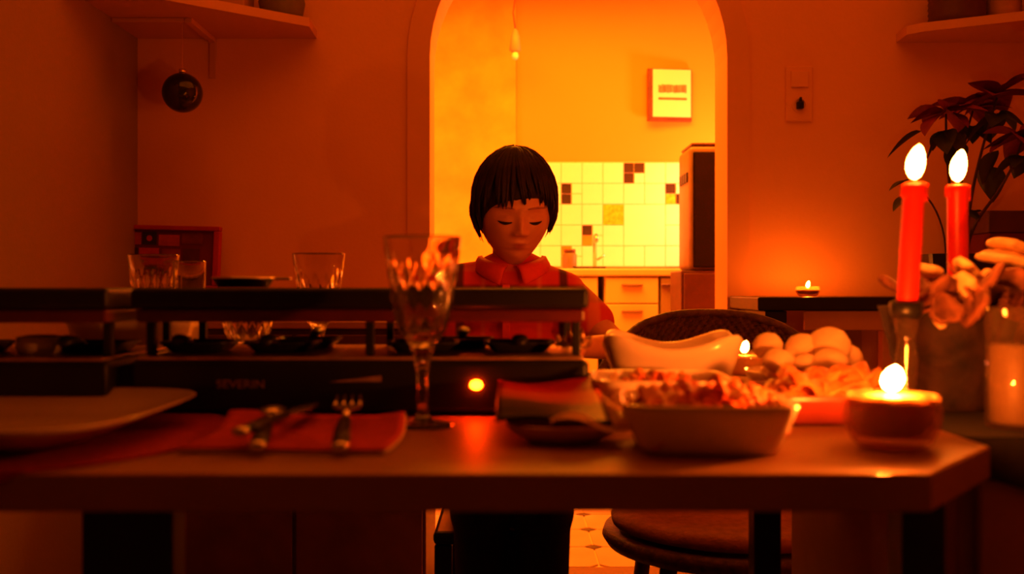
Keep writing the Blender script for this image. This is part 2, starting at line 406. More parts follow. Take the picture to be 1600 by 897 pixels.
# pendant
t = thing('pendant_socket', 'bare lamp socket hanging on a cord against the kitchen wall', 'lamp', (P(805, 0, 5.15).x, 5.15, P(0, 88, 5.15).z))
obj('socket', lathe(B(), [(0, .02), (.016, .02), (.030, .03), (.022, .10), (.012, .13), (.004, .14), (0, .14)], 20), M_kfrontd, t, True)
obj('bulb', lathe(B(), [(0, -.018), (.012, -.014), (.018, 0), (.013, .0195), (0, .0195)], 16), M_paper, t, True)
obj('cord', tube(B(), [(0, 0, .14), (-.01, 0, .22), (.004, 0, .32), (-.02, 0, .43), (-.02, 0, ZC-P(0, 88, 5.15).z-.001)], .004, 6), M_dkbrn, t, True)

# ------------------------------------------------------------------ left corner shelf and its things
ZS = CZ+.776
def shelf(name, label, pts, z):
    t = thing(name, label, 'shelf', (pts[0][0], pts[0][1], z))
    q = [(p[0]-pts[0][0], p[1]-pts[0][1]) for p in pts]
    obj('board', prism(B(), q, 0, .026), M_shelf, t)
    return t
t = shelf('corner_shelf', 'cream corner shelf with cut-off front edge, upper left above hanging ball', [(XL+.001, YW-.001), (XL+.001, 2.951), (XL+.015, 2.951), (XL+.015, 2.58), (-.90, 2.80), (-.604, 3.05), (-.61, YW-.001)], ZS)
bm = B()
x0 = -.935-XL
bx(bm, x0-.010, x0+.012, -.008, 0, -.125, -.0005, .002)
obj('bracket', bm, M_shelf, t)
bm = B(); bx(bm, x0-.010, x0+.012, -.25, -.0085, -.014, -.0005, .002); bx(bm, .016, x0-.011, -.25, -.236, -.012, -.0005, .002)
obj('bracket', bm, M_shelf, t)
t = thing('glazed_pot', 'olive round-bottomed pot at the end of the left corner shelf', 'pot', (-.70, 3.115, ZS+.0265))
obj('bowl', lathe(B(), [(0, 0), (.04, 0), (.062, .02), (.070, .06), (.062, .10), (.066, .115), (.058, .115), (.058, .07), (0, .02)], 32), M_olive, t, True)
t = thing('storage_box', 'plain orange-brown box on the left corner shelf beside the pot', 'box', (-.86, 3.08, ZS+.0265))
obj('body', bx(B(), -.055, .07, -.06, .06, 0, .12, .003), M_pine, t)
obj('lid', bx(B(), -.057, .072, -.062, .062, .1205, .14, .003), M_pine, t)
bc = P(285, 145, 2.97)
t = thing('hanging_glass_ball', 'dark shiny glass ball hanging on a thread below the left shelf', 'ornament', (bc.x, bc.y, bc.z-.058))
M_ball = mat('dark_mirror_glass', (.05, .045, .025), .06, metal=.7, noise_s=14, var=.6)
obj('ball', ell(B(), (0, 0, .058), (.0575, .0575, .0575), 32, 20), M_ball, t, True)
obj('cap', lathe(B(), [(0, .114), (.010, .114), (.010, .126), (0, .126)], 16), M_gold, t, True)
obj('thread', tube(B(), [(0, 0, .126), (0, 0, ZS-bc.z+.058-.0006)], .0007, 5), M_shelf, t)

# right shelf
ZR = ZS-.012
t = shelf('corner_shelf', 'cream corner shelf at upper right carrying woven pots', [(XR-.001, YW-.001), (1.20, YW-.001), (1.195, 3.10), (1.23, 3.06), (1.47, 2.93), (XR-.001, 2.78)], ZR)
def ribpot(name, label, c, r, h, m):
    t = thing(name, label, 'pot', c)
    obj('body', lathe(B(), [(0, 0), (r*.92, 0), (r, h*.05)]+[(r*(1+.035*(k % 2)), h*(.08+.86*k/16)) for k in range(17)]+[(r*.98, h), (r*.88, h), (r*.86, h*.3), (0, h*.2)], 40), m, t, True)
    obj('soil', lathe(B(), [(0, h*.80), (r*.85, h*.80), (r*.85, h*.82), (0, h*.84)], 24), M_bark, t, True)
ribpot('woven_pot', 'dark ribbed woven pot at the left end of the right shelf', (1.345, 3.095, ZR+.0265), .080, .15, M_dkbrn)
ribpot('clay_pot', 'small pale brown pot between the darker pots on right shelf', (1.487, 3.10, ZR+.0265), .050, .12, M_pine)
ribpot('black_pot', 'black pot at the right edge of the right shelf', (1.615, 3.06, ZR+.0265), .066, .15, M_black)

# switch
sp = P(1247.5, 147, YW)
t = thing('switch_plate', 'tall cream double wall switch with a dark key, right of the arch', 'switch', (sp.x, YW-.001, sp.z))
bm = B(); bx(bm, -.042, .042, -.010, 0, -.086, .086, .004); obj('plate', bm, M_plast, t)
obj('rocker', bx(B(), -.028, .028, -.016, -.0105, .018, .070, .003), M_plast, t)
obj('socket_ring', lathe(B(), [(.018, 0), (.024, 0), (.024, .004), (.018, .004), (.018, 0)], 24), M_plast, t)
t.children[-1].rotation_euler = (PI/2, 0, 0); t.children[-1].location = (0, -.0105, -.036)
obj('key', bx(B(), -.011, .010, -.030, -.0105, -.050, -.027, .004), M_black, t)
obj('key_stem', bx(B(), -.002, .004, -.026, -.0105, -.0265, -.014, .001), M_black, t)

# red framed picture low on left
pc = P(265, 404, YW)
t = thing('red_framed_picture', 'red-framed picture of dark and red blocks, low on left back wall', 'picture', (pc.x, YW-.02, pc.z-.0))
t.rotation_euler = (math.radians(-2), math.radians(1.6), math.radians(-7))
fw, fh = .178, .100
bm = B()
for a in ((-fw, fw, -fh, -fh+.018), (-fw, fw, fh-.014, fh), (-fw, -fw+.026, -fh+.0182, fh-.0142), (fw-.020, fw, -fh+.0182, fh-.0142)):
    bx(bm, a[0], a[1], -.028, -.006, a[2], a[3], .003)
obj('frame', bm, M_redfr, t)
obj('canvas', bx(B(), -fw+.018, fw-.014, -.016, -.008, -fh+.014, fh-.010), M_dkred, t)
cols = [(-.130, -.080, .040, .078, (.45, .06, .03)), (-.075, -.030, .040, .080, (.03, .02, .02)), (-.022, .045, .038, .072, (.50, .07, .03)), (.052, .12, .045, .078, (.20, .03, .02)),
        (-.135, -.09, -.03, .03, (.05, .015, .02)), (-.085, -.02, -.005, .030, (.50, .03, .02)), (-.085, -.02, -.045, -.010, (.05, .09, .03)), (-.01, .05, -.02, .028, (.28, .03, .02)), (.058, .11, -.03, .03, (.10, .02, .02)), (-.01, .10, -.07, -.035, (.35, .04, .02))]
for i, (a, b_, c_, d_, cc) in enumerate(cols):
    obj('painted_block', bx(B(), a, b_, -.0185, -.0162, c_, d_), mat('picture_paint_%d' % i, cc, .7, noise_s=30, var=.25), t)
obj('painted_dot', lathe(B(), [(0, 0), (.009, 0), (.009, .002), (0, .002)], 16), mat('picture_dot_paint', (.5, .05, .02), .7, noise_s=30), t)
t.children[-1].rotation_euler = (PI/2, 0, 0); t.children[-1].location = (-.052, -.0187, .060)

# ------------------------------------------------------------------ console on the right, its things
t = thing('console_table', 'pale wooden console table with black top against the right back wall', 'table', (1.2, 2.98, 0))
obj('top', bx(B(), -.525, .52, -.17, .20, .835, .872, .004), M_black, t)
obj('apron', bx(B(), -.39, .50, -.150, -.130, .780, .834, .003), M_pine, t)
obj('bracket', bx(B(), -.50, -.44, -.15, .18, .800, .834, .003), M_black, t)
for x, y in ((-.145, -.14), (.46, -.14), (-.145, .16), (.46, .16)):
    obj('leg', bx(B(), x-.022, x+.022, y+.012, y+.052, 0, .779, .003), M_pine, t)
obj('bottom_shelf', bx(B(), -.12, .43, -.11, .17, .14, .165, .003), M_pine, t)
def tealight(name, label, loc, R, H, gm, fm, fh, fr, wax_h, grp=None):
    t = thing(name, label, 'candle', loc)
    th = R*.12
    def fac(tt, r, z, S): return (r*(1+.02*math.cos(10*tt)), z)
    obj('glass_bowl', lathe(B(), [(0, 0), (R*.62, 0), (R*.80, H*.12), (R*.97, H*.45), (R, H*.75), (R*.93, H), (R*.93-th*.6, H), (R-th, H*.72), (R*.97-th, H*.45), (R*.74, H*.24), (0, H*.2)], 60, fn=fac), gm, t, True)
    w = obj('wax', lathe(B(), [(0, H*.26), (R*.60, H*.26), (R*.78, H*.45), (R*.84, wax_h-.004), (R*.84, wax_h), (0, wax_h)], 40), M_waxm, t, True)
    obj('wick', tube(B(), [(0, 0, wax_h), (0, 0, wax_h+.006)], .0008, 6), M_wick, t)
    obj('flame', flame_bm(fh, fr, .15, (0, 0, wax_h+.0035)), fm, t, True)
    return t
cp = P(1262, 462, 3.02)
tealight('tea_light', 'lit tea light in small dark glass on the black console top', (cp.x, 3.02, .8725), .036, .030, M_amber, M_flame2, .022, .0055, .020)
hp_ = P(1163, 0, 1.49)
tealight('tea_light', 'lit tea light in small glass between the curved bowl and mushrooms', (hp_.x, 1.49, .7605), .032, .046, M_thin, M_flame4, .018, .006, .040)
# black planter with poinsettia
pl = P(1494, 0, 2.90)
t = thing('poinsettia', 'tall red poinsettia with bare stems in black planter behind the candles', 'plant', (pl.x, 2.92, .8725))
obj('planter', lathe(B(), [(0, 0), (.085, 0), (.098, .12), (.090, .12), (.080, .02), (0, .02)], 48, ex=6), M_black, t, False)
obj('soil', lathe(B(), [(0, .095), (.084, .095), (.084, .1), (0, .104)], 32, ex=6), M_bark, t)
def leaf_mesh(L, W, nm, m):
    bm = B(); n = 8; rows = []
    for i in range(n+1):
        u = i/n; w = W*(math.sin(PI*min(1, u**.75*1.0))**.9)*(1 if u < .98 else .15)+.0008
        z = -.18*L*u*u
        rows.append([bm.verts.new((x*w, u*L, z+abs(x)*w*.35)) for x in (-1, -.5, 0, .5, 1)])
    for a, b in zip(rows, rows[1:]):
        for k in range(4): bm.faces.new((a[k], a[k+1], b[k+1], b[k]))
    o = obj(nm, bm, m, None, True); me = o.data; bpy.data.objects.remove(o)
    return me
bract_me = leaf_mesh(.15, .046, 'bract', M_bract); gleaf_me = leaf_mesh(.125, .040, 'leaf', M_leaf)
def put_leaf(me, nm, root, p, az, el, s, roll=0):
    o = bpy.data.objects.new(nm, me); C.objects.link(o); o.parent = root
    o.matrix_local = Matrix.Translation(p) @ Matrix.Rotation(az, 4, 'Z') @ Matrix.Rotation(el, 4, 'X') @ Matrix.Rotation(roll, 4, 'Y') @ Matrix.Scale(s, 4)
def rel(px, py, d): 
    p = P(px, py, d); return Vector((p.x-pl.x, p.y-2.92, p.z-.8725))
heads = [((1478, 175, 2.80), .80), ((1558, 150, 2.86), .95), ((1598, 215, 2.76), .9), ((1520, 170, 2.95), .7)]
rr = random.Random(11)
for (hp, s) in heads:
    c = rel(*hp)
    base = Vector((rr.uniform(-.03, .05), rr.uniform(-.02, .02), .10))
    obj('stem', tube(B(), bez(base, base+Vector((0, 0, .15)), c-Vector((.06*(1 if c.x > 0 else 0), 0, .2)), c-Vector((0, 0, .005)), 12), [.006-.003*k/12 for k in range(13)], 7), M_stem, t, True)
    for k in range(9):
        put_leaf(bract_me, 'bract', t, c, 2*PI*k/9+rr.uniform(-.2, .2), rr.uniform(-.5, .75), s*rr.uniform(.75, 1.1), rr.uniform(-.4, .4))
    for k in range(5):
        put_leaf(gleaf_me, 'leaf', t, c-Vector((0, 0, .05)), 2*PI*k/5+rr.uniform(-.3, .3), rr.uniform(-.9, -.3), s*rr.uniform(.7, 1), rr.uniform(-.4, .4))
for (px, py, d, az, el, s) in ((1440, 205, 2.8, 1.3, -.5, .9), (1500, 225, 2.8, 2.4, -.9, .8), (1545, 260, 2.8, -.6, -.8, .9), (1560, 235, 2.75, .5, -.9, .8), (1420, 282, 2.75, 1.7, -.3, .50), (1425, 305, 2.75, 1.95, -.45, .62), (1500, 330, 2.85, -1.2, -.2, .6), (1535, 330, 2.9, 1.4, -.2, .6)):
    put_leaf(gleaf_me, 'leaf', t, rel(px, py, d), az, el, s)
b0 = Vector((-.02, 0, .10)); e0 = rel(1424, 290, 2.75)
obj('stem', tube(B(), bez(b0, b0+Vector((0, 0, .12)), e0+Vector((.05, 0, -.02)), e0, 10), .0028, 6), M_stem, t, True)
t = thing('lidded_box', 'dark red box with brown lid at the right end of the console', 'box', (P(1605, 0, 2.96).x, 3.07, .8725))
obj('body', bx(B(), -.10, .10, -.09, .10, 0, .185, .003), M_dkred, t)
obj('lid', bx(B(), -.104, .104, -.094, .104, .1855, .25, .004), M_dkbrn, t)

# ------------------------------------------------------------------ dining table
TZ = .76; YF = .767
t = thing('dining_table', 'long dining table with glossy light wood top and cut-off right corner', 'table', (0, 1.2, 0))
TB = 1.67
pts = [(-1.02, YF), (.314, YF), (.42, .90), (.42, TB-.13), (.314, TB), (-1.02, TB)]
bm = B(); prism(bm, [(x, y-1.2) for x, y in pts], TZ-.0288, TZ)
es = [e for e in bm.edges if abs(e.verts[0].co.z-e.verts[1].co.z) < 1e-5]
bmesh.ops.bevel(bm, geom=es, offset=.0022, segments=3, profile=.5, affect='EDGES')
bm.normal_update()
for f in bm.faces: f.material_index = 0 if f.normal.z > .5 else 1
obj('tabletop', bm, [M_beech, M_edge], t)
for x0, x1, y0, y1 in ((.355, .395, .93, .97), (.355, .395, 1.5, 1.54), (-.40, -.315, .95, .99), (-.98, -.94, .95, .99), (-.98, -.94, 1.5, 1.54)):
    obj('leg', bx(B(), x0, x1, y0-1.2, y1-1.2, 0, TZ-.0290, .003), M_black, t)
obj('frame_rail', bx(B(), -.93, .35, 1.515-1.2, 1.535-1.2, .67, .7305, .003), M_black, t)

# side cabinet beyond table's right edge
t = thing('side_cabinet', 'brown side cabinet with black top beside the table, right edge', 'cabinet', (.75, 1.28, 0))
obj('body', bx(B(), -.314, .35, -.28, .32, 0, .728, .004), M_brown, t)
obj('top', bx(B(), -.317, .36, -.29, .33, .7285, .755, .004), M_gloss, t)
dd = obj('door', bx(B(), -.300, .33, -.2955, -.281, .02, .715, .003), M_brown, t)
obj('round_inlay', lathe(B(), [(0, 0), (.105, 0), (.105, .003), (.098, .005), (.090, .003), (0, .003)], 48), M_brown, dd, True)
dd.children[-1].rotation_euler = (PI/2, 0, 0); dd.children[-1].location = (-.165, -.296, .58)
for k, (dx, dz) in enumerate(((-.06, .02), (-.02, .012), (.015, .018), (.05, .01))):
    obj('carved_mark', bx(B(), dx-.004, dx+.004, -.3015, -.2991, dz-.006, dz+.006, .001), M_dkbrn, dd); dd.children[-1].location = (-.165, 0, .58)
obj('knob', ell(B(), (-.165, -.306, .545), (.010, .010, .010), 14, 8), M_black, dd, True)
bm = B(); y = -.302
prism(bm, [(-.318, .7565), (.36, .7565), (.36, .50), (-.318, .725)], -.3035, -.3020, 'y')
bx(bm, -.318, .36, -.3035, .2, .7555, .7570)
o = obj('black_overlay', bm, M_overlay); o.location = (.75, 1.28, 0); tag(o, 'black cloth with slanted lower edge over the side cabinet front', 'overlay')  # thin black layer over cabinet top and front, lower edge slanting
CT = .7575

# ------------------------------------------------------------------ raclette grills
def grill(label, loc, lettered):
    t = thing('raclette_grill', label, 'grill', loc)
    W, D = .248, .25
    bm = B(); bx(bm, -W, W, 0, D, .004, .060, .006, 3); obj('base', bm, M_black, t)
    bm = B(); bx(bm, -W+.006, W-.006, .002, D-.004, .0605, .0635, .001); obj('pan_tray', bm, M_tray, t)
    for x in (-.215, .215):
        for y in (.03, D-.03): obj('foot', lathe(B(), [(0, 0), (.012, 0), (.012, .0042), (0, .0042)], 14, (x, y, 0)), M_black, t)
    for x in (-W+.012, .007, W-.012):
        for y in (.035, D-.025):
            bm = B(); bx(bm, x-.0045, x+.0045, y-.006, y+.006, .0640, .101, .001); obj('post', bm, M_blackm, t)
    bm = B(); bx(bm, -W+.004, W-.004, .006, D-.006, .1012, .1155, .003); obj('heater_frame', bm, M_heat, t)
    bm = B(); bx(bm, -W, W, 0, D, .116, .1385, .005, 3); obj('hot_plate', bm, M_blackm, t)
    bm = B(); prism(bm, [(-.033, .037), (.024, .0375), (.024, .044)], -.0012, -.0004, 'y')
    obj('emblem', bm, M_tray, t)
    l = obj('indicator_lamp', ell(B(), (.1262, -.002, .034), (.0066, .004, .0050), 16, 10), M_led, t, True)
    if lettered:
        cu = bpy.data.curves.new('lettering', 'FONT'); cu.body = 'SEVERIN'; cu.size = .0125; cu.extrude = .0003; cu.align_x = 'CENTER'; cu.space_character = 1.0
        o = bpy.data.objects.new('lettering_text', cu); C.objects.link(o)
        bpy.context.view_layer.update()
        me = bpy.data.meshes.new_from_object(o); bpy.data.objects.remove(o)
        me.materials.clear(); me.materials.append(M_tray)
        x = [v.co.x for v in me.vertices]; sx = .051/(max(x)-min(x))
        for v in me.vertices: v.co = Vector((v.co.x*sx-.128, -.0005-v.co.z, .0305+v.co.y))
        q = bpy.data.objects.new('lettering', me); C.objects.link(q); q.parent = t
    return t
GX = (562.5-800)/F*1.11
g1 = grill('long black raclette grill with glowing lamp and lettered front, centre of table', (GX, 1.105, TZ+.0005), True)
g2 = grill('black raclette grill at the left edge, behind the square plate', (GX-.512, 1.085, TZ+.0005), False)
for ch in list(g2.children):
    if ch.name.startswith(('indicator', 'emblem')): bpy.data.objects.remove(ch)
def pan():
    t = thing('raclette_pan', 'black raclette pan', 'pan')
    bm = B(); lathe(bm, [(0, 0), (.030, 0), (.040, .010), (.042, .010), (.0415, .0125), (.038, .0125), (.029, .003), (0, .003)], 40, (0, .06, 0), ex=5)
    obj('tray', bm, M_blackm, t)
    bm = B(); tube(bm, [(0, .024, .010), (0, .0, .016), (0, -.02, .018), (0, -.034, .014)], [.004, .008, .0095, .005], 12, sq=.62); obj('handle', bm, M_black, t, True)
    return t
p0 = pan(); used = False
names = {290: 'first from the left under the middle grill', 425: 'second from the left under the middle grill, left of the posts', 655: 'behind the wine glass stem under the middle grill', 812: 'rightmost, with its handle toward the lamp'}
for px, lb in names.items():
    loc = ((px-800)/F*1.15, 1.150, TZ+.0645); l = 'black raclette pan ' + lb
    if not used: p0.location = loc; p0['label'] = l; used = True
    else: dup(p0, loc, 0, l)
for px, lb in ((118, 'second under the left grill, right of the round dish'), (-90, 'under the left grill at the picture edge')):
    dup(p0, ((px-800)/F*1.13, 1.13, TZ+.0645), 0, 'black raclette pan ' + lb)
for px, lb in ((480, 'at the back of the middle grill behind its posts'), (720, 'at the back of the middle grill before the boy')):
    dup(p0, ((px-800)/F*1.28, 1.335, TZ+.0645), PI, 'black raclette pan ' + lb)
t = thing('sauce_dish', 'small round tan dish with dark hollow on the left grill', 'dish', (P(63, 0, 1.16).x, 1.165, TZ+.0645))
obj('dish', lathe(B(), [(0, 0), (.024, 0), (.028, .006), (.027, .019), (.016, .021), (.013, .015), (0, .014)], 36), M_porc, t, True)
obj('sauce', lathe(B(), [(0, .0142), (.0125, .0152), (.0125, .0162), (0, .0165)], 24), M_dkbrn, t, True)
t = thing('metal_dish', 'low bright-rimmed metal dish on top of the middle grill', 'dish', (P(380, 0, 1.24).x, 1.24, TZ+.1395))
obj('dish', lathe(B(), [(0, 0), (.030, 0), (.036, .010), (.038, .010), (.037, .0125), (.034, .0115), (.028, .003), (0, .003)], 40), M_steel, t, True)
obj('handle', bx(B(), .0385, .058, -.006, .006, .009, .012, .001), M_steel, t)

# ------------------------------------------------------------------ plates and bowls
def sqbowl(name, label, loc, rz, wt, wb, h, th, raise_=0, ex=6, m=M_porc, cat='bowl'):
    t = thing(name, label, cat, loc, rz)
    Smax = max(2**(.5-1/ex), 1.0001)
    def fn(tt, r, z, S): return (r, z+raise_*(z/h)**2*(S-1)/(Smax-1) if z > 0 else z)
    prof = [(0, 0), (wb*.9, 0), (wb, .002)]
    for k in range(1, 6):
        u = k/5; prof.append((wb+(wt-wb)*u**.85, h*u))
    prof += [(wt-th*.4, h+th*.25), (wt-th, h)]
    for k in range(4, 0, -1):
        u = k/5; prof.append((wb+(wt-wb)*u**.85-th, h*u+.001))
    prof += [(wb*.8, .005), (0, .005)]
    obj('bowl', lathe(B(), prof, 96, ex=ex, fn=fn), m, t, True)
    return t
sqbowl('dinner_plate', 'large pale square plate on the round red mat, left foreground', (-.487, .935, TZ+.0035), 0, .172, .105, .027, .005, 0, 4.2, M_plate, 'plate')
# round red mat drooping over the front edge
MC = (-.50, .957); bm = B(); rings = []
R0 = .232
def mpt(r, a, up):
    x = MC[0]+r*math.cos(a); y = MC[1]+r*math.sin(a); z = TZ+.0008+up
    if y < YF-.002: z -= (YF-.002-y); y = YF-.0025-up
    return (x, y, z)
for up in (0, .002):
    c = bm.verts.new(mpt(0, 0, up)); rs = []
    for k in range(1, 25):
        rs.append([bm.verts.new(mpt(R0*k/24, 2*PI*j/72, up)) for j in range(72)])
    for j in range(72): bm.faces.new((c, rs[0][j], rs[0][(j+1) % 72]))
    for a, b in zip(rs, rs[1:]):
        for j in range(72): bm.faces.new((a[j], a[(j+1) % 72], b[(j+1) % 72], b[j]))
    rings.append(rs[-1])
for j in range(72): bm.faces.new((rings[0][j], rings[0][(j+1) % 72], rings[1][(j+1) % 72], rings[1][j]))
tag(obj('round_placemat', bm, M_red), 'round red felt placemat under the plate, drooping over the table edge', 'placemat')

bowlA = sqbowl('square_bowl', 'square white bowl of orange bacon pieces at the front of the table', (.168, .897, TZ+.0005), math.radians(-5), .074, .056, .042, .005)
bowlB = sqbowl('square_bowl', 'square white bowl behind the front bacon bowl, beside the grill', (.158, 1.095, TZ+.0005), math.radians(-3), .074, .054, .044, .005)
bowlC = sqbowl('curved_bowl', 'large white bowl with dipping curved rim beside the grill end', (.206, 1.33, TZ+.0005), math.radians(-6), .088, .060, .062, .006, .017, 5)
bowlD = sqbowl('square_dish', 'low dark red square dish of cured ham behind the tea light', (.325, 1.105, TZ+.0005), math.radians(4), .088, .080, .030, .005, 0, 7, M_redgl)
bowlE = sqbowl('salad_bowl', 'tall pale square bowl seen below the hot plates, left back', (-.535, 1.468, TZ+.0005), math.radians(4), .088, .055, .098, .006, .006, 5)

# bacon / ham pieces
def slice_mesh(seed, L, W, m, nm):
    rr = random.Random(seed); bm = B(); n, k = 12, 6
    a1, a2, ph = rr.uniform(.004, .008), rr.uniform(.002, .005), rr.uniform(0, 6)
    top = [[None]*(k+1) for _ in range(n+1)]; bot = [[None]*(k+1) for _ in range(n+1)]
    for i in range(n+1):
        for j in range(k+1):
            u = i/n-.5; v = j/k-.5
            w = W*(1-.5*abs(u)**2.2*2)+.002*math.sin(9*u+ph)
            z = a1*math.sin(10*u+ph)+a2*math.sin(8*v+2*ph+5*u)
            x = u*L*.9; y = v*w
            top[i][j] = bm.verts.new((x, y, z+.0016)); bot[i][j] = bm.verts.new((x, y, z))
    for i in range(n):
        for j in range(k):
            bm.faces.new((top[i][j], top[i+1][j], top[i+1][j+1], top[i][j+1])); bm.faces.new((bot[i][j], bot[i][j+1], bot[i+1][j+1], bot[i+1][j]))
    for i in range(n):
        bm.faces.new((top[i][0], bot[i][0], bot[i+1][0], top[i+1][0])); bm.faces.new((top[i][k], top[i+1][k], bot[i+1][k], bot[i][k]))
    for j in range(k):
        bm.faces.new((top[0][j], top[0][j+1], bot[0][j+1], bot[0][j])); bm.faces.new((top[n][j], bot[n][j], bot[n][j+1], top[n][j+1]))
    o = obj(nm, bm, m, None, True); me = o.data; bpy.data.objects.remove(o); return me
bm_b = [slice_mesh(k, .062, .028, M_bacon if k % 3 else M_ham, 'bacon_piece') for k in range(4)]
bm_h = [slice_mesh(20+k, .085, .050, M_ham, 'ham_slice') for k in range(4)]
rr = random.Random(5)
def scatter(mes, nm, label, cat, grp, c, hw, z0, z1, n, rz, heap=.0):
    for k in range(n):
        o = bpy.data.objects.new(nm, mes[k % len(mes)]); C.objects.link(o)
        u, v = rr.uniform(-1, 1)*hw, rr.uniform(-1, 1)*hw
        z = z0+(z1-z0)*k/max(1, n-1)+heap*(1-max(abs(u), abs(v))/hw)
        x = c[0]+u*math.cos(rz)-v*math.sin(rz); y = c[1]+u*math.sin(rz)+v*math.cos(rz)
        o.location = (x, y, z); o.rotation_euler = (rr.uniform(-.35, .35), rr.uniform(-.35, .35), rr.uniform(0, PI))
        tag(o, label, cat, grp)
scatter(bm_b, 'bacon_piece', 'orange-red bacon piece heaped in the front square bowl', 'bacon', 'bacon pieces in the front square bowl', (.172, .905), .045, TZ+.012, TZ+.044, 34, math.radians(-5), .008)
scatter(bm_b, 'bacon_piece', 'bacon piece in the square bowl behind the front one', 'bacon', 'bacon pieces in the second square bowl', (.158, 1.095), .042, TZ+.012, TZ+.036, 20, math.radians(-3), .006)
scatter(bm_h, 'ham_slice', 'folded orange ham slice in the low dark red dish', 'ham', 'ham slices in the low dish', (.325, 1.105), .052, TZ+.012, TZ+.036, 16, .07, .005)

# mushrooms in a bowl
bowlM = sqbowl('mushroom_bowl', 'low pale bowl heaped with mushrooms, behind the ham', (.368, 1.29, TZ+.0005), .2, .074, .055, .034, .005, 0, 2)
def mushroom():
    t = thing('mushroom', 'mushroom', 'mushroom')
    obj('cap', lathe(B(), [(0, .010), (.006, .009), (.014, .006), (.0185, .008), (.021, .014), (.0205, .021), (.017, .029), (.010, .034), (0, .0355)], 28), M_mush, t, True)
    obj('stem', lathe(B(), [(0, -.007), (.006, -.007), (.008, -.002), (.007, .0095), (0, .0095)], 18), M_mush, t, True)
    return t
mpos = [(1298, 535, 1.28, 1.30, 'topmost big round mushroom of the heap'), (1253, 541, 1.27, 1.05, 'round mushroom left of the topmost one'),
        (1303, 566, 1.22, 1.15, 'broad mushroom at the front right of the heap'), (1262, 570, 1.22, .85, 'small mushroom in the middle of the front row'),
        (1207, 536, 1.29, .90, 'pointed mushroom at the upper left of the heap'), (1206, 562, 1.24, 1.0, 'mushroom at the left front of the heap, next to the curved bowl'),
        (1235, 560, 1.27, .95, 'mushroom second from left in the front row'), (1325, 556, 1.33, .95, 'mushroom behind the heap on its right side')]
m0 = mushroom()
for k, (px, py, d, s, lb) in enumerate(mpos):
    p = P(px, py, d); r = m0 if k == 0 else dup(m0, (0, 0, 0))
    r.location = (p.x, p.y, p.z-.02*s); r.scale = (s, s, s); r['label'] = lb; r['group'] = 'mushrooms heaped in the low bowl'
    r.rotation_euler = (rr.uniform(-.5, .5)-.1, rr.uniform(-.5, .5), rr.uniform(0, 6))
for k, (x, y) in enumerate(((.335, 1.26), (.372, 1.25), (.405, 1.28), (.34, 1.31), (.375, 1.30), (.375, 1.335))):
    r = dup(m0, (x, y, TZ+.013), 0, 'mushroom hidden low in the mushroom bowl', 'mushrooms at the bottom of the low bowl'); r.scale = (1.0,)*3; r.rotation_euler = (0, 0, k)

# ------------------------------------------------------------------ glasses
def wineglass(label, loc, s=1.0, drink=None, name='wine_glass', squat=1.0):
    t = thing(name, label, 'glass', loc)
    H = .190*s
    outset = set()
    def cut(tt, r, z, S):
        a = z/(H*squat)
        if (r, z) in outset and .44 < a < .90 and r > .008*s:
            env = math.sin(PI*(a-.44)/.46)**.6
            r = r-.0021*s*env*(1-min(abs(math.sin(7*tt+16*a)), abs(math.sin(7*tt-16*a)))**.7)
        elif .05 < a <= .44 and r < .012*s: r = r*(1+.10*math.cos(6*tt))
        return r, z
    out = [(0, 0), (.034, 0), (.0345, .0012), (.030, .0022), (.012, .005), (.0058, .010), (.0050, .03), (.0055, .055), (.0085, .070), (.011, .078), (.015, .084), (.0215, .092), (.0262, .102), (.0295, .116), (.0325, .134), (.0350, .152), (.0372, .170), (.0390, .1885), (.0392, .190)]
    inn = [(.0384, .190), (.0382, .1885), (.0352, .170), (.0325, .152), (.0297, .134), (.0267, .116), (.0230, .102), (.0175, .093), (.008, .088), (0, .087)]
    prof = [(r*s, z*s*(squat)) for r, z in out]+[(r*s, z*s*squat) for r, z in inn]
    n_out = len(out)
    dense = []
    for (p_, q_) in zip(prof[:n_out], prof[1:n_out]):
        n_ = 4 if p_[1] > .08*s*squat and p_[1] < .172*s*squat else 1
        for w_ in range(n_): dense.append((p_[0]+(q_[0]-p_[0])*w_/n_, p_[1]+(q_[1]-p_[1])*w_/n_))
    dense.append(prof[n_out-1]); outset.update(dense); prof = dense+prof[n_out:]
    bm = B(); lathe(bm, prof, 168, fn=cut); obj('cup', bm, M_glass, t, True)
    if drink:
        obj('drink', lathe(B(), [(0, .0885*s), (.0165*s, .0945*s), (.0220*s, .104*s), (.0255*s, .117*s), (.0285*s, .132*s), (0, .132*s)], 40), drink, t, True)
    return t
p = P(660, 0, 1.03)
wineglass('tall cut-crystal wine glass standing before the grill, nearest the camera', (p.x, 1.03, TZ+.0005), 1.0)
p = P(498, 0, 1.55)
wineglass('cut-crystal wine glass beyond the middle grill, left of the arch', (p.x, 1.55, TZ+.0005), 1.0)
M_juice = mat('red_drink', (.65, .05, .02), .05, trans=.6, noise_s=4, var=.1)
p = P(240, 0, 1.605)
wineglass('wine glass with red drink before the red-framed picture', (p.x, 1.605, TZ+.0005), 1.0, M_juice)
p = P(395, 0, 1.5)
wineglass('low wide stemmed glass seen under the hot plate', (p.x, 1.47, TZ+.0005), 1.12, None, 'dessert_glass', .60)
p = P(296, 0, 1.595)
t = thing('tall_tumbler', 'straight cut-glass tumbler right of the red drink', 'glass', (p.x, 1.595, TZ+.0005))
def cutt(tt, r, z, S): return (r*(1+.02*abs(math.cos(9*tt))), z)
obj('cup', lathe(B(), [(0, 0), (.021, 0), (.0225, .004), (.0245, .1785), (.0245, .18), (.0235, .18), (.0234, .1785), (.0212, .012), (0, .010)], 72, fn=cutt), M_glass, t, True)

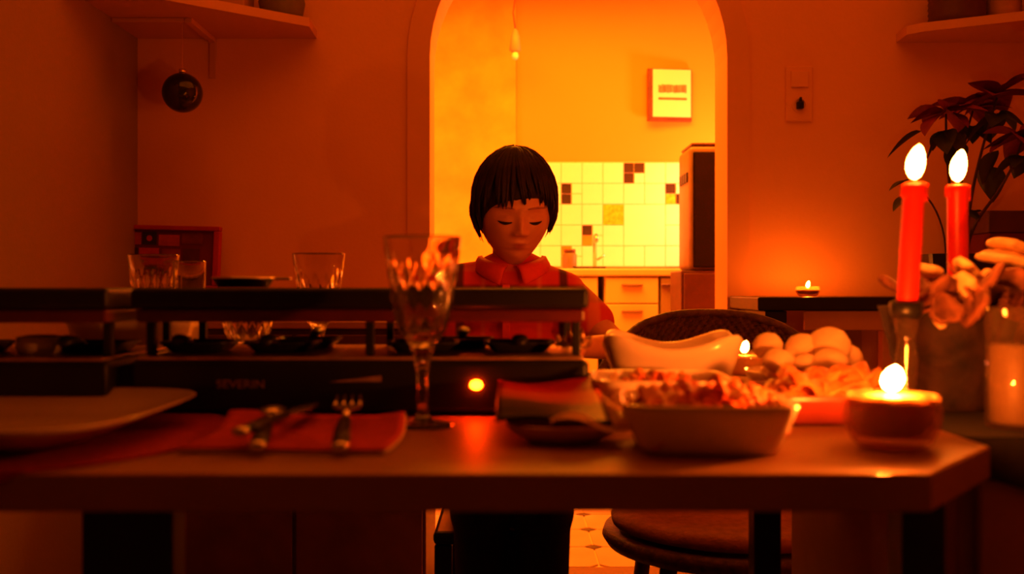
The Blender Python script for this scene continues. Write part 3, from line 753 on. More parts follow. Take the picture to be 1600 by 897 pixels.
# ------------------------------------------------------------------ napkin, cutlery
t = thing('paper_napkin', 'folded red paper napkin under the cutlery', 'napkin', (-.192, .93, TZ+.0006))
def nap(z0, sx, sy, m, nm, ox=0, amp=.004):
    bm = B(); nx, ny = 24, 14; T = [[0]*(ny+1) for _ in range(nx+1)]; Bt = [[0]*(ny+1) for _ in range(nx+1)]
    for i in range(nx+1):
        for j in range(ny+1):
            u = i/nx; v = j/ny
            x = (u-.5)*sx+ox+.006*math.sin(3*v); y = (v-.5)*sy+.004*math.sin(5*u)
            z = z0+amp*max(0, math.sin(6*u+1.2))*(.3+v)+.010*v**3
            T[i][j] = bm.verts.new((x, y, z+.0016)); Bt[i][j] = bm.verts.new((x, y, z if (i, j) else z))
    for i in range(nx):
        for j in range(ny):
            bm.faces.new((T[i][j], T[i+1][j], T[i+1][j+1], T[i][j+1])); bm.faces.new((Bt[i][j], Bt[i][j+1], Bt[i+1][j+1], Bt[i+1][j]))
    for i in range(nx):
        bm.faces.new((T[i][0], Bt[i][0], Bt[i+1][0], T[i+1][0])); bm.faces.new((T[i][ny], T[i+1][ny], Bt[i+1][ny], Bt[i][ny]))
    for j in range(ny):
        bm.faces.new((T[0][j], T[0][j+1], Bt[0][j+1], Bt[0][j])); bm.faces.new((T[nx][j], Bt[nx][j], Bt[nx][j+1], T[nx][j+1]))
    return obj(nm, bm, m, t, True)
nap(0, .175, .155, M_napw, 'lower_ply'); nap(.0022, .172, .150, M_napk, 'upper_ply')
def seg_frame(a, b):
    a = Vector(a); b = Vector(b); y = (b-a).normalized(); x = y.cross(Vector((0, 0, 1))).normalized(); z = x.cross(y)
    return Matrix(((x.x, y.x, z.x, a.x), (x.y, y.y, z.y, a.y), (x.z, y.z, z.z, a.z), (0, 0, 0, 1)))
def cutlery(name, label, a, b, kind):
    t = thing(name, label, 'cutlery'); t.matrix_world = seg_frame(a, b); t.location = a
    M = seg_frame(a, b); t.rotation_euler = M.to_euler()
    L = (Vector(b)-Vector(a)).length
    bm = B(); tube(bm, [(0, .012, .0), (0, .03, .0), (0, .06, .001), (0, .092, 0), (0, .10, 0)], [.0070, .0078, .0072, .0055, .0035], 12, sq=.55); obj('handle', bm, M_black, t, True)
    bm = B(); tube(bm, [(0, -.001, 0), (0, .002, 0), (0, .0118, 0)], [.0045, .0074, .0074], 12, sq=.6); obj('end_cap', bm, M_steel, t, True)
    if kind == 'spoon':
        obj('neck', tube(B(), [(0, .10, 0), (0, .125, .002), (0, L-.036, .001)], [.0032, .0024, .004], 8, sq=.6), M_steel, t, True)
        bm = B(); n = 24
        prof = [(0, -.0065), (.4, -.0060), (.75, -.0030), (1, 0), (.97, .0012), (.72, -.0018), (.38, -.0048), (0, -.0052)]
        lathe(bm, prof, n)
        for v in bm.verts: v.co = Vector((v.co.x*.0125, L-.018+v.co.y*.019, v.co.z))
        obj('bowl', bm, M_steel, t, True)
    elif kind == 'fork':
        obj('neck', tube(B(), [(0, .10, 0), (0, .125, .001), (0, L-.054, 0)], [.0032, .0026, .004], 8, sq=.6), M_steel, t, True)
        bm = B(); prism(bm, [(-.004, L-.055), (.004, L-.055), (.0125, L-.043), (.0135, L-.036), (-.0135, L-.036), (-.0125, L-.043)], -.001, .001); obj('palm', bm, M_steel, t)
        for k in range(4):
            x = -.0118+.00785*k
            obj('tine', tube(B(), [(x, L-.0362, 0), (x*.98, L-.015, -.001), (x*.93, L, .002)], [.0019, .0017, .0008], 8, sq=.6), M_steel, t, True)
    else:
        bm = B(); prism(bm, [(-.004, .10), (.004, .10), (.0085, .115), (.0085, L-.03), (.002, L), (-.006, L-.02), (-.0085, .13)], -.0007, .0007); obj('blade', bm, M_steel, t)
    return t
a = P(401, 722, .832); b = P(429, 636, 1.0)
cutlery('spoon', 'spoon with dark handle and pale bowl on the napkin', (a.x, .832, TZ+.010), (b.x, 1.0, b.z), 'spoon')
a = P(378, 715, .85); b = P(495, 655, 1.02)
cutlery('table_knife', 'dark-handled table knife crossing under the spoon', (a.x-.004, .852, TZ+.019), (b.x, 1.02, TZ+.024), 'knife')
a = P(531, 722, .832); b = P(545, 620, 1.01)
cutlery('fork', 'fork with upright tines and dark handle right of the spoon', (a.x, .832, TZ+.009), (b.x, 1.01, b.z), 'fork')

# ------------------------------------------------------------------ cheese packet in dish
M_pack = mat('printed_packet_film', (.5, .03, .02), .45, spec=.3)
nt = M_pack.node_tree; bs = nt.nodes['Principled BSDF']
tc = nt.nodes.new('ShaderNodeTexCoord'); sx = nt.nodes.new('ShaderNodeSeparateXYZ'); nz = nt.nodes.new('ShaderNodeTexNoise'); nz.inputs['Scale'].default_value = 45
mp = nt.nodes.new('ShaderNodeMath'); mp.operation = 'MULTIPLY_ADD'; mp.inputs[1].default_value = .03; 
rp = nt.nodes.new('ShaderNodeValToRGB'); rp.color_ramp.interpolation = 'EASE'
nt.links.new(tc.outputs['Generated'], sx.inputs[0]); nt.links.new(tc.outputs['Object'], nz.inputs['Vector'])
ad = nt.nodes.new('ShaderNodeMath'); ad.operation = 'MULTIPLY_ADD'; ad.inputs[1].default_value = .16
nt.links.new(nz.outputs['Fac'], ad.inputs[0]); nt.links.new(sx.outputs['Y'], ad.inputs[2]); nt.links.new(ad.outputs[0], rp.inputs['Fac'])
nt.nodes.remove(mp)
els = rp.color_ramp.elements
els[0].position = .0; els[0].color = (.012, .012, .01, 1); els[1].position = 1; els[1].color = (.42, .008, .006, 1)
for pos, c in ((.26, (.02, .02, .012, 1)), (.33, (.08, .045, .018, 1)), (.40, (.05, .035, .02, 1)), (.46, (.14, .07, .03, 1)), (.54, (.50, .09, .03, 1)), (.72, (.60, .10, .03, 1)), (.80, (.42, .012, .008, 1))):
    e = els.new(pos); e.color = c
nt.links.new(rp.outputs['Color'], bs.inputs['Base Color'])
dc = P(880, 0, .945)
t = thing('cheese_packet', 'red and dark printed cheese packet leaning on the small brown dish', 'packet', (dc.x-.004, .90, TZ+.014))
def sheet(x0, x1, y0, y1, m, nm, lift=None, th=.003, nx=14, ny=16):
    bm = B(); T = []; Bo = []
    for i in range(nx+1):
        rt, rb = [], []
        for j in range(ny+1):
            u = i/nx; v = j/ny; x = x0+(x1-x0)*u; y = y0+(y1-y0)*v
            z = .006+.017*((y+.01)/.2)+.003*math.sin(5*u+3*v)+(lift(u, v) if lift else 0)
            rt.append(bm.verts.new((x, y, z+th))); rb.append(bm.verts.new((x, y, z)))
        T.append(rt); Bo.append(rb)
    for i in range(nx):
        for j in range(ny):
            bm.faces.new((T[i][j], T[i+1][j], T[i+1][j+1], T[i][j+1])); bm.faces.new((Bo[i][j], Bo[i][j+1], Bo[i+1][j+1], Bo[i+1][j]))
    for i in range(nx):
        bm.faces.new((T[i][0], Bo[i][0], Bo[i+1][0], T[i+1][0])); bm.faces.new((T[i][ny], T[i+1][ny], Bo[i+1][ny], Bo[i][ny]))
    for j in range(ny):
        bm.faces.new((T[0][j], T[0][j+1], Bo[0][j+1], Bo[0][j])); bm.faces.new((T[nx][j], Bo[nx][j], Bo[nx][j+1], T[nx][j+1]))
    return obj(nm, bm, m, t, True)
sheet(-.058, .045, .0, .195, M_pack, 'wrapper')
sheet(.0452, .066, -.012, .175, M_film, 'film_edge', lambda u, v: .010*u*u+.007*math.sin(7*v)*u, .0012)
sheet(-.01, .062, -.022, -.001, M_film, 'film_edge', lambda u, v: .006*math.sin(6*u)+.004*(1-v), .0012, 14, 4)
t2 = thing('small_dish', 'small brown oval dish under the cheese packet', 'dish', (dc.x, .935, TZ+.0006))
bm = B(); lathe(bm, [(0, 0), (.030, 0), (.046, .008), (.052, .016), (.050, .0175), (.044, .010), (.028, .004), (0, .004)], 48)
for v in bm.verts: v.co.x *= 1.05
obj('dish', bm, M_pine, t2, True)

fp = P(918, 552, 1.19)
t = thing('foil_scrap', 'crumpled shiny foil wrapper on the right end of the grill', 'foil', (GX+.236, 1.19, TZ+.0645))
bm = B(); n = 14; rf = random.Random(8)
g_ = [[(i/n-.5, j/n-.5) for j in range(n+1)] for i in range(n+1)]
T_ = [[bm.verts.new((u*.040, v*.050, .006+.030*abs(noise.noise(Vector((u*5+4, v*5, 2))))+.012*abs(noise.noise(Vector((u*14, v*14, 5)))))) for (u, v) in r] for r in g_]
U_ = [[bm.verts.new((v.co.x, v.co.y, max(0, v.co.z-.0012))) for v in r] for r in T_]
for i in range(n):
    for j in range(n):
        bm.faces.new((T_[i][j], T_[i+1][j], T_[i+1][j+1], T_[i][j+1])); bm.faces.new((U_[i][j], U_[i][j+1], U_[i+1][j+1], U_[i+1][j]))
for i in range(n):
    bm.faces.new((T_[i][0], U_[i][0], U_[i+1][0], T_[i+1][0])); bm.faces.new((T_[i][n], T_[i+1][n], U_[i+1][n], U_[i][n]))
    bm.faces.new((T_[0][i], T_[0][i+1], U_[0][i+1], U_[0][i])); bm.faces.new((T_[n][i], U_[n][i], U_[n][i+1], T_[n][i+1]))
obj('sheet', bm, M_gold, t)

# ------------------------------------------------------------------ candles
def taper(label, base_px, top_px, d, fl_py, frad, fh):
    b = P(*base_px, d); tp = P(*top_px, d)
    t = thing('taper_candle', label, 'candle', b)
    v = tp-b; L = v.length
    R = .0108 if d < 1.2 else .0130
    bm = B(); n = 20
    pts = [v*(k/14) for k in range(15)]; rad = [R*(1+.01*math.sin(k)) for k in range(15)]; rad[-2] = R*1.02; rad[-1] = R*1.10
    tube(bm, pts+[v+Vector((0, 0, .0016))], rad+[R*.98], 24); obj('wax', bm, M_wax, t, True)
    obj('molten_top', lathe(B(), [(0, 0), (R*.86, 0), (R*.90, .0012), (0, .0016)], 20, tuple(v+Vector((0, 0, .0017)))), M_melt, t, True)
    for k, a in enumerate((2.9, 3.5, -.3)):
        q = Vector((math.cos(a)*R*1.02, math.sin(a)*R*1.02, 0))
        obj('wax_drip', cap(B(), v+q+Vector((0, 0, -.001)), v*(.93-.02*k)+q, .0022, .0028, 8), M_wax, t, True)
    obj('wick', tube(B(), [v+Vector((0, 0, .003)), v+Vector((.001, 0, .012))], .0008, 6), M_wick, t)
    obj('flame', flame_bm(fh, frad, .14, tuple(v+Vector((0, 0, .0065)))), M_flame, t, True)
    return t
taper('burning red taper candle, left and taller of the pair', (1417, 484), (1429, 290), 1.07, 0, .0088, .036)
taper('burning red taper candle, right of the pair, rising behind dried slices', (1497, 470), (1496, 292), 1.33, 0, .0098, .042)
def holder(label, px, zc, d, hx=0):
    t = thing('candlestick', label, 'candlestick', (px, d, TZ+.0005 if px < .42 else CT))
    h = zc-t.location.z
    obj('cup', lathe(B(), [(0, h-.006), (.0125, h-.006), (.0165, h), (.0168, h+.011), (.0125, h+.011), (.0120, h+.0012), (0, h+.0012)], 24), M_black, t, True)
    obj('stem', lathe(B(), [(0, 0), (.030, 0), (.030, .004), (.014, .012), (.009, .03), (.0115, h*.55), (.0085, h*.75), (.0120, h-.0065), (0, h-.0065)], 32), M_thin, t, True)
pb = P(1417, 484, 1.07)
holder('clear glass candlestick with black cup under the left red candle', pb.x-.0005, pb.z-.003, 1.07)
pb = P(1497, 470, 1.33)
holder('clear glass candlestick under the right red candle, behind the dark pot', pb.x, pb.z-.003, 1.33)
tp = P(1398, 0, .885)
tealight('tea_light_bowl', 'lit tea light in a round brownish glass bowl, front right of table', (tp.x, .892, TZ+.0005), .0415, .046, M_amber, M_flame3, .022, .0088, .0452)

# ------------------------------------------------------------------ dried arrangement in dark pot
ap = (P(1478, 0, 1.19).x+.012, 1.21)
t = thing('dried_arrangement', 'dark bark pot filled with dried fungus slices and cones, right side', 'arrangement', (ap[0], ap[1], CT))
def rough(tt, r, z, S): return (r*(1+.05*noise.noise(Vector((3*math.cos(tt), 3*math.sin(tt), z*40)))), z)
obj('pot', lathe(B(), [(0, 0), (.046, 0)]+[(.048+.032*k/10, .002+.118*k/10) for k in range(11)]+[(.074, .118), (.05, .07), (0, .07)], 72, fn=rough), M_bark, t, True)
obj('filling', ell(B(), (0, 0, .112), (.071, .071, .030), 40, 16), M_bark, t, True)
def fungus(c, r, tilt, m, seed, az=0):
    rs = random.Random(seed); bm = B(); n = 44
    ph = rs.uniform(0, 6)
    def f(tt, rr_, z, S):
        return (rr_*(1+.10*math.sin(3*tt+ph)+.05*math.sin(7*tt+ph)), z+(rr_/r)**2*r*.10*math.sin(2*tt+ph))
    lathe(bm, [(0, 0), (r*.5, -.001), (r*.9, .001), (r, .004), (r*.98, .008), (r*.8, .0105), (r*.78, .009), (r*.5, .012), (r*.48, .0105), (0, .012)], n, fn=f)
    o = obj('dried_slice', bm, m, t, True); o.location = c; o.rotation_euler = (tilt, rs.uniform(-.3, .3), az)
def relA(px, py, d): p = P(px, py, d); return Vector((p.x-ap[0], p.y-ap[1], p.z-CT))
for i, (px, py, d, r, tilt, m) in enumerate(((1575, 412, 1.22, .034, .25, M_dry), (1578, 392, 1.24, .026, .2, M_dry), (1505, 428, 1.16, .020, .9, M_dry), (1500, 455, 1.13, .020, 1.2, M_dry),
        (1450, 432, 1.19, .016, .4, M_dry), (1470, 462, 1.12, .024, .7, M_dryd), (1545, 450, 1.13, .030, .8, M_dryd), (1530, 480, 1.11, .024, 1.1, M_dryd), (1590, 455, 1.15, .028, .9, M_dryd), (1475, 485, 1.11, .018, 1.2, M_dryd), (1440, 455, 1.15, .018, .8, M_dryd), (1460, 500, 1.115, .012, 1.2, M_dry), (1560, 470, 1.14, .018, .6, M_dry))):
    fungus(relA(px, py, d), r, tilt, m, i, i*.7)
rs_ = random.Random(4)
for i in range(16):
    a_ = rs_.uniform(0, 6.28); q_ = rs_.uniform(.02, .07)
    fungus(Vector((q_*math.cos(a_), q_*math.sin(a_), .128+.02*rs_.random())), rs_.uniform(.010, .018), rs_.uniform(.3, 1.3), M_dryd if i % 3 else M_dry, 50+i, rs_.uniform(0, 6))
for i, (a, b) in enumerate((((1430, 495, 1.14), (1500, 472, 1.12)), ((1440, 440, 1.2), (1530, 432, 1.16)), ((1500, 500, 1.12), (1600, 430, 1.16)), ((1520, 470, 1.1), (1480, 410, 1.18)))):
    a = relA(*a); b = relA(*b)
    obj('twig', tube(B(), bez(a, a*.7+b*.3+Vector((0, 0, .008)), a*.3+b*.7-Vector((0, 0, .004)), b, 8), [.0025-.0015*k/8 for k in range(9)], 6), M_dryd, t, True)
def cone(c, s, seed):
    bm = B(); n = 0
    ell(bm, (0, 0, 0), (s*.5, s*.5, s*.9), 12, 8)
    for k in range(60):
        u = k/60; z = s*(-.85+1.75*u); r = s*.72*math.sin(PI*(.12+.84*(1-u)))**.8; a = k*2.4
        M = Matrix.Translation((math.cos(a)*r*.8, math.sin(a)*r*.8, z)) @ Matrix.Rotation(a, 4, 'Z') @ Matrix.Rotation(-.5, 4, 'Y')
        bx(bm, -s*.10, s*.20, -s*.15, s*.15, -s*.025, s*.03, 0, 1, M)
    o = obj('pine_cone', bm, M_dryd, t); o.location = c; o.rotation_euler = (seed, .6*seed, 0)
cone(relA(1520, 455, 1.15), .020, .9); cone(relA(1585, 480, 1.12), .020, -.5); cone(relA(1455, 470, 1.17), .016, .4)

# pillar candle in glass
pp = P(1597, 0, 1.04)
t = thing('pillar_candle', 'unlit cream pillar candle inside a glass cylinder, right edge', 'candle', (pp.x, 1.04, CT))
obj('wax', lathe(B(), [(0, .0045), (.030, .0045), (.031, .008), (.031, .082), (.029, .085), (.012, .083), (0, .082)], 40), M_waxc, t, True)
obj('wick', tube(B(), [(0, 0, .082), (.001, 0, .094)], .0009, 6), M_wick, t)
obj('glass_cylinder', lathe(B(), [(0, 0), (.0335, 0), (.035, .002), (.0352, .122), (.0336, .122), (.0332, .0035), (0, .0035)], 48), M_thin, t, True)

# ------------------------------------------------------------------ wicker chair
cx = .430
t = thing('wicker_chair', 'round-backed brown wicker chair behind the bowls', 'chair', (cx, 1.98, 0))
bm = B(); nx, nz = 130, 70; R = .285
def wpt(u, v, off):
    a = (u-.5)*1.75; hw = math.cos((u-.5)*PI)
    top = .838-.13*(abs(2*u-1))**2.6; z = .47+(top-.47)*v
    r = R+.035*v+off+.003*math.sin(u*nx*PI/2.)*(1 if int(v*nz/2) % 2 else -1)
    return (r*math.sin(a), r*math.cos(a)-.05, z)
G = [[[bm.verts.new(wpt(i/nx, j/nz, off)) for j in range(nz+1)] for i in range(nx+1)] for off in (0, .012)]
for q in (0, 1):
    for i in range(nx):
        for j in range(nz): bm.faces.new((G[q][i][j], G[q][i+1][j], G[q][i+1][j+1], G[q][i][j+1]))
for i in range(nx):
    for j in (0, nz): bm.faces.new((G[0][i][j], G[0][i+1][j], G[1][i+1][j], G[1][i][j]))
for j in range(nz):
    for i in (0, nx): bm.faces.new((G[0][i][j], G[0][i][j+1], G[1][i][j+1], G[1][i][j]))
obj('backrest', bm, M_wicker, t)
obj('rim', tube(B(), [Vector(wpt(k/40, 1, .006))+Vector((0, 0, .004)) for k in range(41)], .010, 10), M_wicker, t, True)
obj('seat_frame', lathe(B(), [(0, .40), (.20, .40), (.245, .405), (.255, .42), (.25, .435), (0, .435)], 60), M_wicker, t, True)
obj('cushion', lathe(B(), [(0, .4352), (.20, .4352), (.235, .445), (.238, .458), (.22, .470), (.1, .476), (0, .477)], 60), M_seat, t, True)
for sx_, sy_ in ((-1, -1), (1, -1), (-1, 1), (1, 1)):
    obj('leg', tube(B(), [(sx_*.15, sy_*.15, .3995), (sx_*.19, sy_*.19, 0)], .016, 10), M_wicker, t, True)

# low sideboard by the wall
t = thing('sideboard', 'low dark reddish sideboard at the left of back wall, behind the table', 'sideboard', (-.63, 2.98, 0))
obj('body', bx(B(), -.32, .395, -.18, .17, 0, .785, .004), M_dkbrn, t)
obj('top', bx(B(), -.325, .400, -.195, .17, .7855, .805, .004), M_brown, t)
for k in (-1, 1):
    d_ = obj('door', bx(B(), -.172, .172, -.196, -.1805, .04, .77, .003), M_dkbrn, t); d_.location = (.037+k*.177, 0, 0)
    obj('knob', ell(B(), (-k*.145, -.206, .5), (.010, .0095, .010), 12, 8), M_black, d_, True)

# boy's chair
t = thing('dining_chair', 'black wooden chair the boy sits on', 'chair', (-.02, 2.08, 0))
obj('seat', bx(B(), -.125, .125, -.20, .18, .425, .450, .008), M_black, t)
for x, y, z in ((-.107, -.18, .4245), (.107, -.18, .4245), (-.107, .165, .4245), (.107, .165, .4245)):
    obj('leg', bx(B(), x-.016, x+.016, y-.016, y+.016, 0, z, .003), M_black, t)
obj('apron', bx(B(), -.0905, .0905, -.19, -.175, .32, .4245, .003), M_black, t)
for x in (-.105, .105): obj('back_post', bx(B(), x-.014, x+.014, .15, .175, .4505, .80, .003), M_black, t)
obj('backrest', bx(B(), -.0905, .0905, .155, .172, .66, .79, .005), M_black, t)

# ------------------------------------------------------------------ the boy
def g(x, s): return math.exp(-(x/s)**2)
HC = Vector((.004, 1.945, 1.052))
HR = Matrix.Translation(HC) @ Matrix.Rotation(math.radians(9), 4, 'Z') @ Matrix.Rotation(math.radians(13), 4, 'X')
def head_pt(t_, ph, sc_=1.0, feat=True):
    x = math.cos(ph)*math.sin(t_); y = -math.cos(ph)*math.cos(t_); z = math.sin(ph)
    X = x*.0705; Y = y*.086; Z = z*(.100 if z > 0 else .112)
    if Z < -.01:
        s = min(1, (-Z-.01)/.09); X *= 1-.30*s**1.5
        Y = Y*(1-.16*s**2) if Y < 0 else Y*(1-.55*s)
        if Y < 0: Y -= .004*s
    if Z > 0: X *= 1+.04*math.sin(PI*Z/.1); 
    if Y < 0:
        Y = -abs(Y)**.95*(.086**.05) ; 
    X *= sc_; Y *= sc_; Z *= sc_
    if feat and Y < 0:
        f = 0
        a = abs(X)
        # forehead flat, brow, sockets, lids
        f += .0035*g(Z-.011, .008)*g(a-.026, .020)
        f -= .0075*g(a-.027, .014)*g(Z+.004, .0095)
        f -= .003*g(X, .008)*g(Z+.002, .008)
        f += .0058*g(a-.027, .0105)*g(Z+.0095, .0068)
        f -= .0022*g(a-.027, .011)*g(Z+.0172, .0020)
        # nose
        if Z < .008:
            u = (0.008-Z)/.044
            prof_ = (.004+.0150*u**1.3) if u <= 1 else .019*math.exp(-((u-1)/.12)**2)
            f += prof_*g(X, .0066+.0035*min(u, 1.2))
            f += .0065*g(a-.0105, .0048)*g(Z+.038, .0055)
        f -= .0015*g(X, .0022)*g(Z+.047, .005)
        # mouth
        mw = g(X, .0175)
        f += .0050*mw*g(Z+.0565, .0036)+.0060*mw*g(Z+.0650, .0045)-.0034*g(X, .0185)*g(Z+.0604, .0013)
        f -= .0018*g(X, .012)*g(Z+.0735, .004)
        f += .0050*g(X, .015)*g(Z+.086, .010)
        f += .0045*g(a-.036, .016)*g(Z+.032, .018)
        Y -= f
    return Vector((X, Y, Z))
def head_geo(bm):
    nu, nv = 200, 150; rows = []
    for j in range(1, nv):
        ph = -PI/2+PI*j/nv
        rows.append([bm.verts.new(HR @ head_pt(2*PI*i/nu, ph)) for i in range(nu)])
    a = bm.verts.new(HR @ head_pt(0, -PI/2)); b = bm.verts.new(HR @ head_pt(0, PI/2))
    for r0, r1 in zip(rows, rows[1:]):
        for i in range(nu): bm.faces.new((r0[i], r0[(i+1) % nu], r1[(i+1) % nu], r1[i]))
    for i in range(nu):
        bm.faces.new((a, rows[0][(i+1) % nu], rows[0][i])); bm.faces.new((b, rows[-1][i], rows[-1][(i+1) % nu]))
SL, SR = Vector((-.100, 1.985, .902)), Vector((.102, 1.985, .886))
EL, ER = Vector((-.128, 2.01, .70)), Vector((.190, 1.86, .792))
WL, WR = Vector((-.09, 1.86, .60)), Vector((.105, 1.685, .800))
def torso_geo(bm, k=1.0, lo=.47):
    for z, rx, ry, y in ((.905, .080, .055, 1.99), (.85, .108, .066, 1.99), (.78, .108, .072, 1.99), (.70, .102, .073, 2.0), (.62, .100, .074, 2.01), (.56, .108, .082, 2.03), (.53, .112, .085, 2.04)):
        if z >= lo: ell(bm, (0, y, z), (rx*k, ry*k, .062*k), 28, 14)
def hand_geo(bm, W, d, side, curl=.5):
    """palm plus five fingers, d = direction of the hand"""
    d = Vector(d).normalized(); up = Vector((0, 0, 1)); s = d.cross(up).normalized()*side; n = s.cross(d)*side
    palm_end = W+d*.055
    for k in range(4):
        o_ = s*(-.019+.0125*k)
        cap(bm, W+o_*.6, palm_end+o_, .0095, .0085, 12)
    for k, L in enumerate((.036, .046, .050, .044)[::-1]):
        o_ = s*(-.019+.0125*k); p = palm_end+o_; dd_ = d.copy(); r = .0062
        for q in range(3):
            dd_ = (dd_-Vector((0, 0, 1))*curl*.55).normalized(); p2 = p+dd_*L*(.45, .32, .25)[q]
            cap(bm, p, p2, r, r*.92, 10); p = p2; r *= .92
    b_ = W+s*.014+d*.012; m_ = b_+(s*.8+d*.7).normalized()*.026; e_ = m_+(s*.2+d).normalized()*.022-Vector((0, 0, .006))
    cap(bm, b_, m_, .0085, .0075, 10); cap(bm, m_, e_, .0075, .0062, 10)
bm = B(); head_geo(bm)
for s_ in (-1, 1):
    n0 = len(bm.verts); ell(bm, (0, 0, 0), (.006, .013, .020), 14, 10); bm.verts.ensure_lookup_table()
    for v in bm.verts[n0:]: v.co = HR @ (v.co+Vector((s_*.0705, .010, -.008)))
cap(bm, (0, 2.0, .88), HR @ Vector((0, .018, -.060)), .043, .036, 24)
torso_geo(bm)
for S_, E_, W_ in ((SL, EL, WL), (SR, ER, WR)):
    cap(bm, (S_+Vector((0, 0, -.005))), E_, .034, .026, 20); cap(bm, E_, W_, .026, .017, 20)
    cap(bm, Vector((S_.x*.3, 1.995, .885)), S_, .034, .033, 20)
hand_geo(bm, WR, (-.3, -1, -.10), 1, .35); hand_geo(bm, WL, (.1, -1, -.3), -1, .5)
for s_ in (-1, 1):
    hip = Vector((s_*.06, 2.04, .515)); kn = Vector((s_*.052, 1.73, .515)); an = Vector((s_*.052, 1.76, .10))
    cap(bm, hip, kn, .060, .045, 20); cap(bm, kn, an, .043, .026, 20)
    cap(bm, an+Vector((0, .015, -.045)), an+Vector((0, -.11, -.063)), .028, .022, 16)
M_skin = mat('child_skin', (.60, .23, .12), .5, noise_s=25, var=.05, sss=.12)
nt = M_skin.node_tree; bs = nt.nodes['Principled BSDF']; src = bs.inputs['Base Color'].links[0].from_socket
tc = nt.nodes.new('ShaderNodeTexCoord')
def spot(prev, c_local, rad, col, fac=1.0):
    c = HR @ Vector(c_local)
    mpn = nt.nodes.new('ShaderNodeMapping'); mpn.vector_type = 'POINT'
    mpn.inputs['Location'].default_value = (-c.x/rad[0], -c.y/rad[1], -c.z/rad[2]); mpn.inputs['Scale'].default_value = (1/rad[0], 1/rad[1], 1/rad[2])
    ln = nt.nodes.new('ShaderNodeVectorMath'); ln.operation = 'LENGTH'
    mr = nt.nodes.new('ShaderNodeMapRange'); mr.inputs[1].default_value = 1.15; mr.inputs[2].default_value = .55; mr.inputs[3].default_value = 0; mr.inputs[4].default_value = fac
    mx = nt.nodes.new('ShaderNodeMix'); mx.data_type = 'RGBA'; mx.inputs['B'].default_value = (*col, 1) if False else (0, 0, 0, 1)
    mx.inputs[7].default_value = (*col, 1)
    nt.links.new(tc.outputs['Object'], mpn.inputs['Vector']); nt.links.new(mpn.outputs[0], ln.inputs[0]); nt.links.new(ln.outputs['Value'], mr.inputs[0])
    nt.links.new(mr.outputs[0], mx.inputs[0]); nt.links.new(prev, mx.inputs[6]); return mx.outputs[2]
s_ = spot(src, (0, -.085, -.0605), (.020, .02, .0075), (.30, .04, .03), .85)
nt.links.new(s_, bs.inputs['Base Color'])
body = obj('person', bm, M_skin, None, True)
tag(body, 'dark-haired child in a red checked shirt sitting and looking down', 'person')
md = body.modifiers.new('union', 'REMESH'); md.mode = 'VOXEL'; md.voxel_size = .0026; md.use_smooth_shade = True
md = body.modifiers.new('soften', 'SMOOTH'); md.factor = .4; md.iterations = 2

M_brow = mat('brown_eyebrow', (.32, .10, .05), .9, noise_s=200, var=.3)
# lashes and brows
for s_ in (-1, 1):
    bm = B(); pts = []
    for k in range(13):
        u = k/12-.5; X = s_*.027+u*.023; Z = -.0165+.0030*(2*u)**2*.9+.001*s_*u
        th = math.asin(max(-1, min(1, X/.0705)));  
        p = None
        best = None
        # walk the head surface to find the point at (X, Z)
        ph = math.asin(max(-1, min(1, Z/.1))); tt = math.asin(max(-1, min(1, X/(.0665*math.cos(ph)))))
        q = head_pt(tt, ph); pts.append(HR @ (q+Vector((0, -.0012, 0))))
    tube(bm, pts, [.0008+.0023*math.sin(PI*k/12) for k in range(13)], 6); obj('eyelash', bm, M_hair, body, True)
    bm = B(); pts = []
    for k in range(13):
        u = k/12-.5; X = s_*.028+u*.034; Z = .0105-.0022*(2*u)**2
        ph = math.asin(Z/.1); tt = math.asin(X/(.0665*math.cos(ph))); q = head_pt(tt, ph); pts.append(HR @ (q+Vector((0, -.0006, 0))))
    tube(bm, pts, [.0008+.0024*math.sin(PI*k/12)**.7 for k in range(13)], 8, sq=.6); obj('eyebrow', bm, M_brow, body, True)

# hair: cap and flowing locks
bm = B(); nu, nv = 96, 60; rows = []
def hair_low(az):
    """lowest hair height (head frame) by azimuth, az=0 is the face"""
    a = abs(az)
    if a < .80: return .021-(.006 if az < 0 else 0)+.004*math.cos(az*5)+.020*math.exp(-((az-.26)/.12)**2)
    if a < 1.12: return .018-(a-.80)/.32*.050
    if a < 1.9: return -.034-(.016 if az < 0 else .004)*math.sin((a-1.12)/.78*PI)
    return -.055-.02*math.sin((a-1.9)/1.24*PI/2)
for j in range(nv+1):
    row = []
    for i in range(nu):
        az = 2*PI*i/nu; az = az if az <= PI else az-2*PI
        zl = hair_low(az)+.008; phl = math.asin(max(-.95, min(.95, zl/.108)))
        ph = phl+(PI/2-.001-phl)*j/nv
        row.append(bm.verts.new(HR @ (head_pt(az, ph, 1.075, False)+Vector((0, .002, .002)))))
    rows.append(row)
for r0, r1 in zip(rows, rows[1:]):
    for i in range(nu): bm.faces.new((r0[i], r0[(i+1) % nu], r1[(i+1) % nu], r1[i]))
bm.faces.new(rows[-1]); bm.faces.new(rows[0][::-1])
rr = random.Random(21)
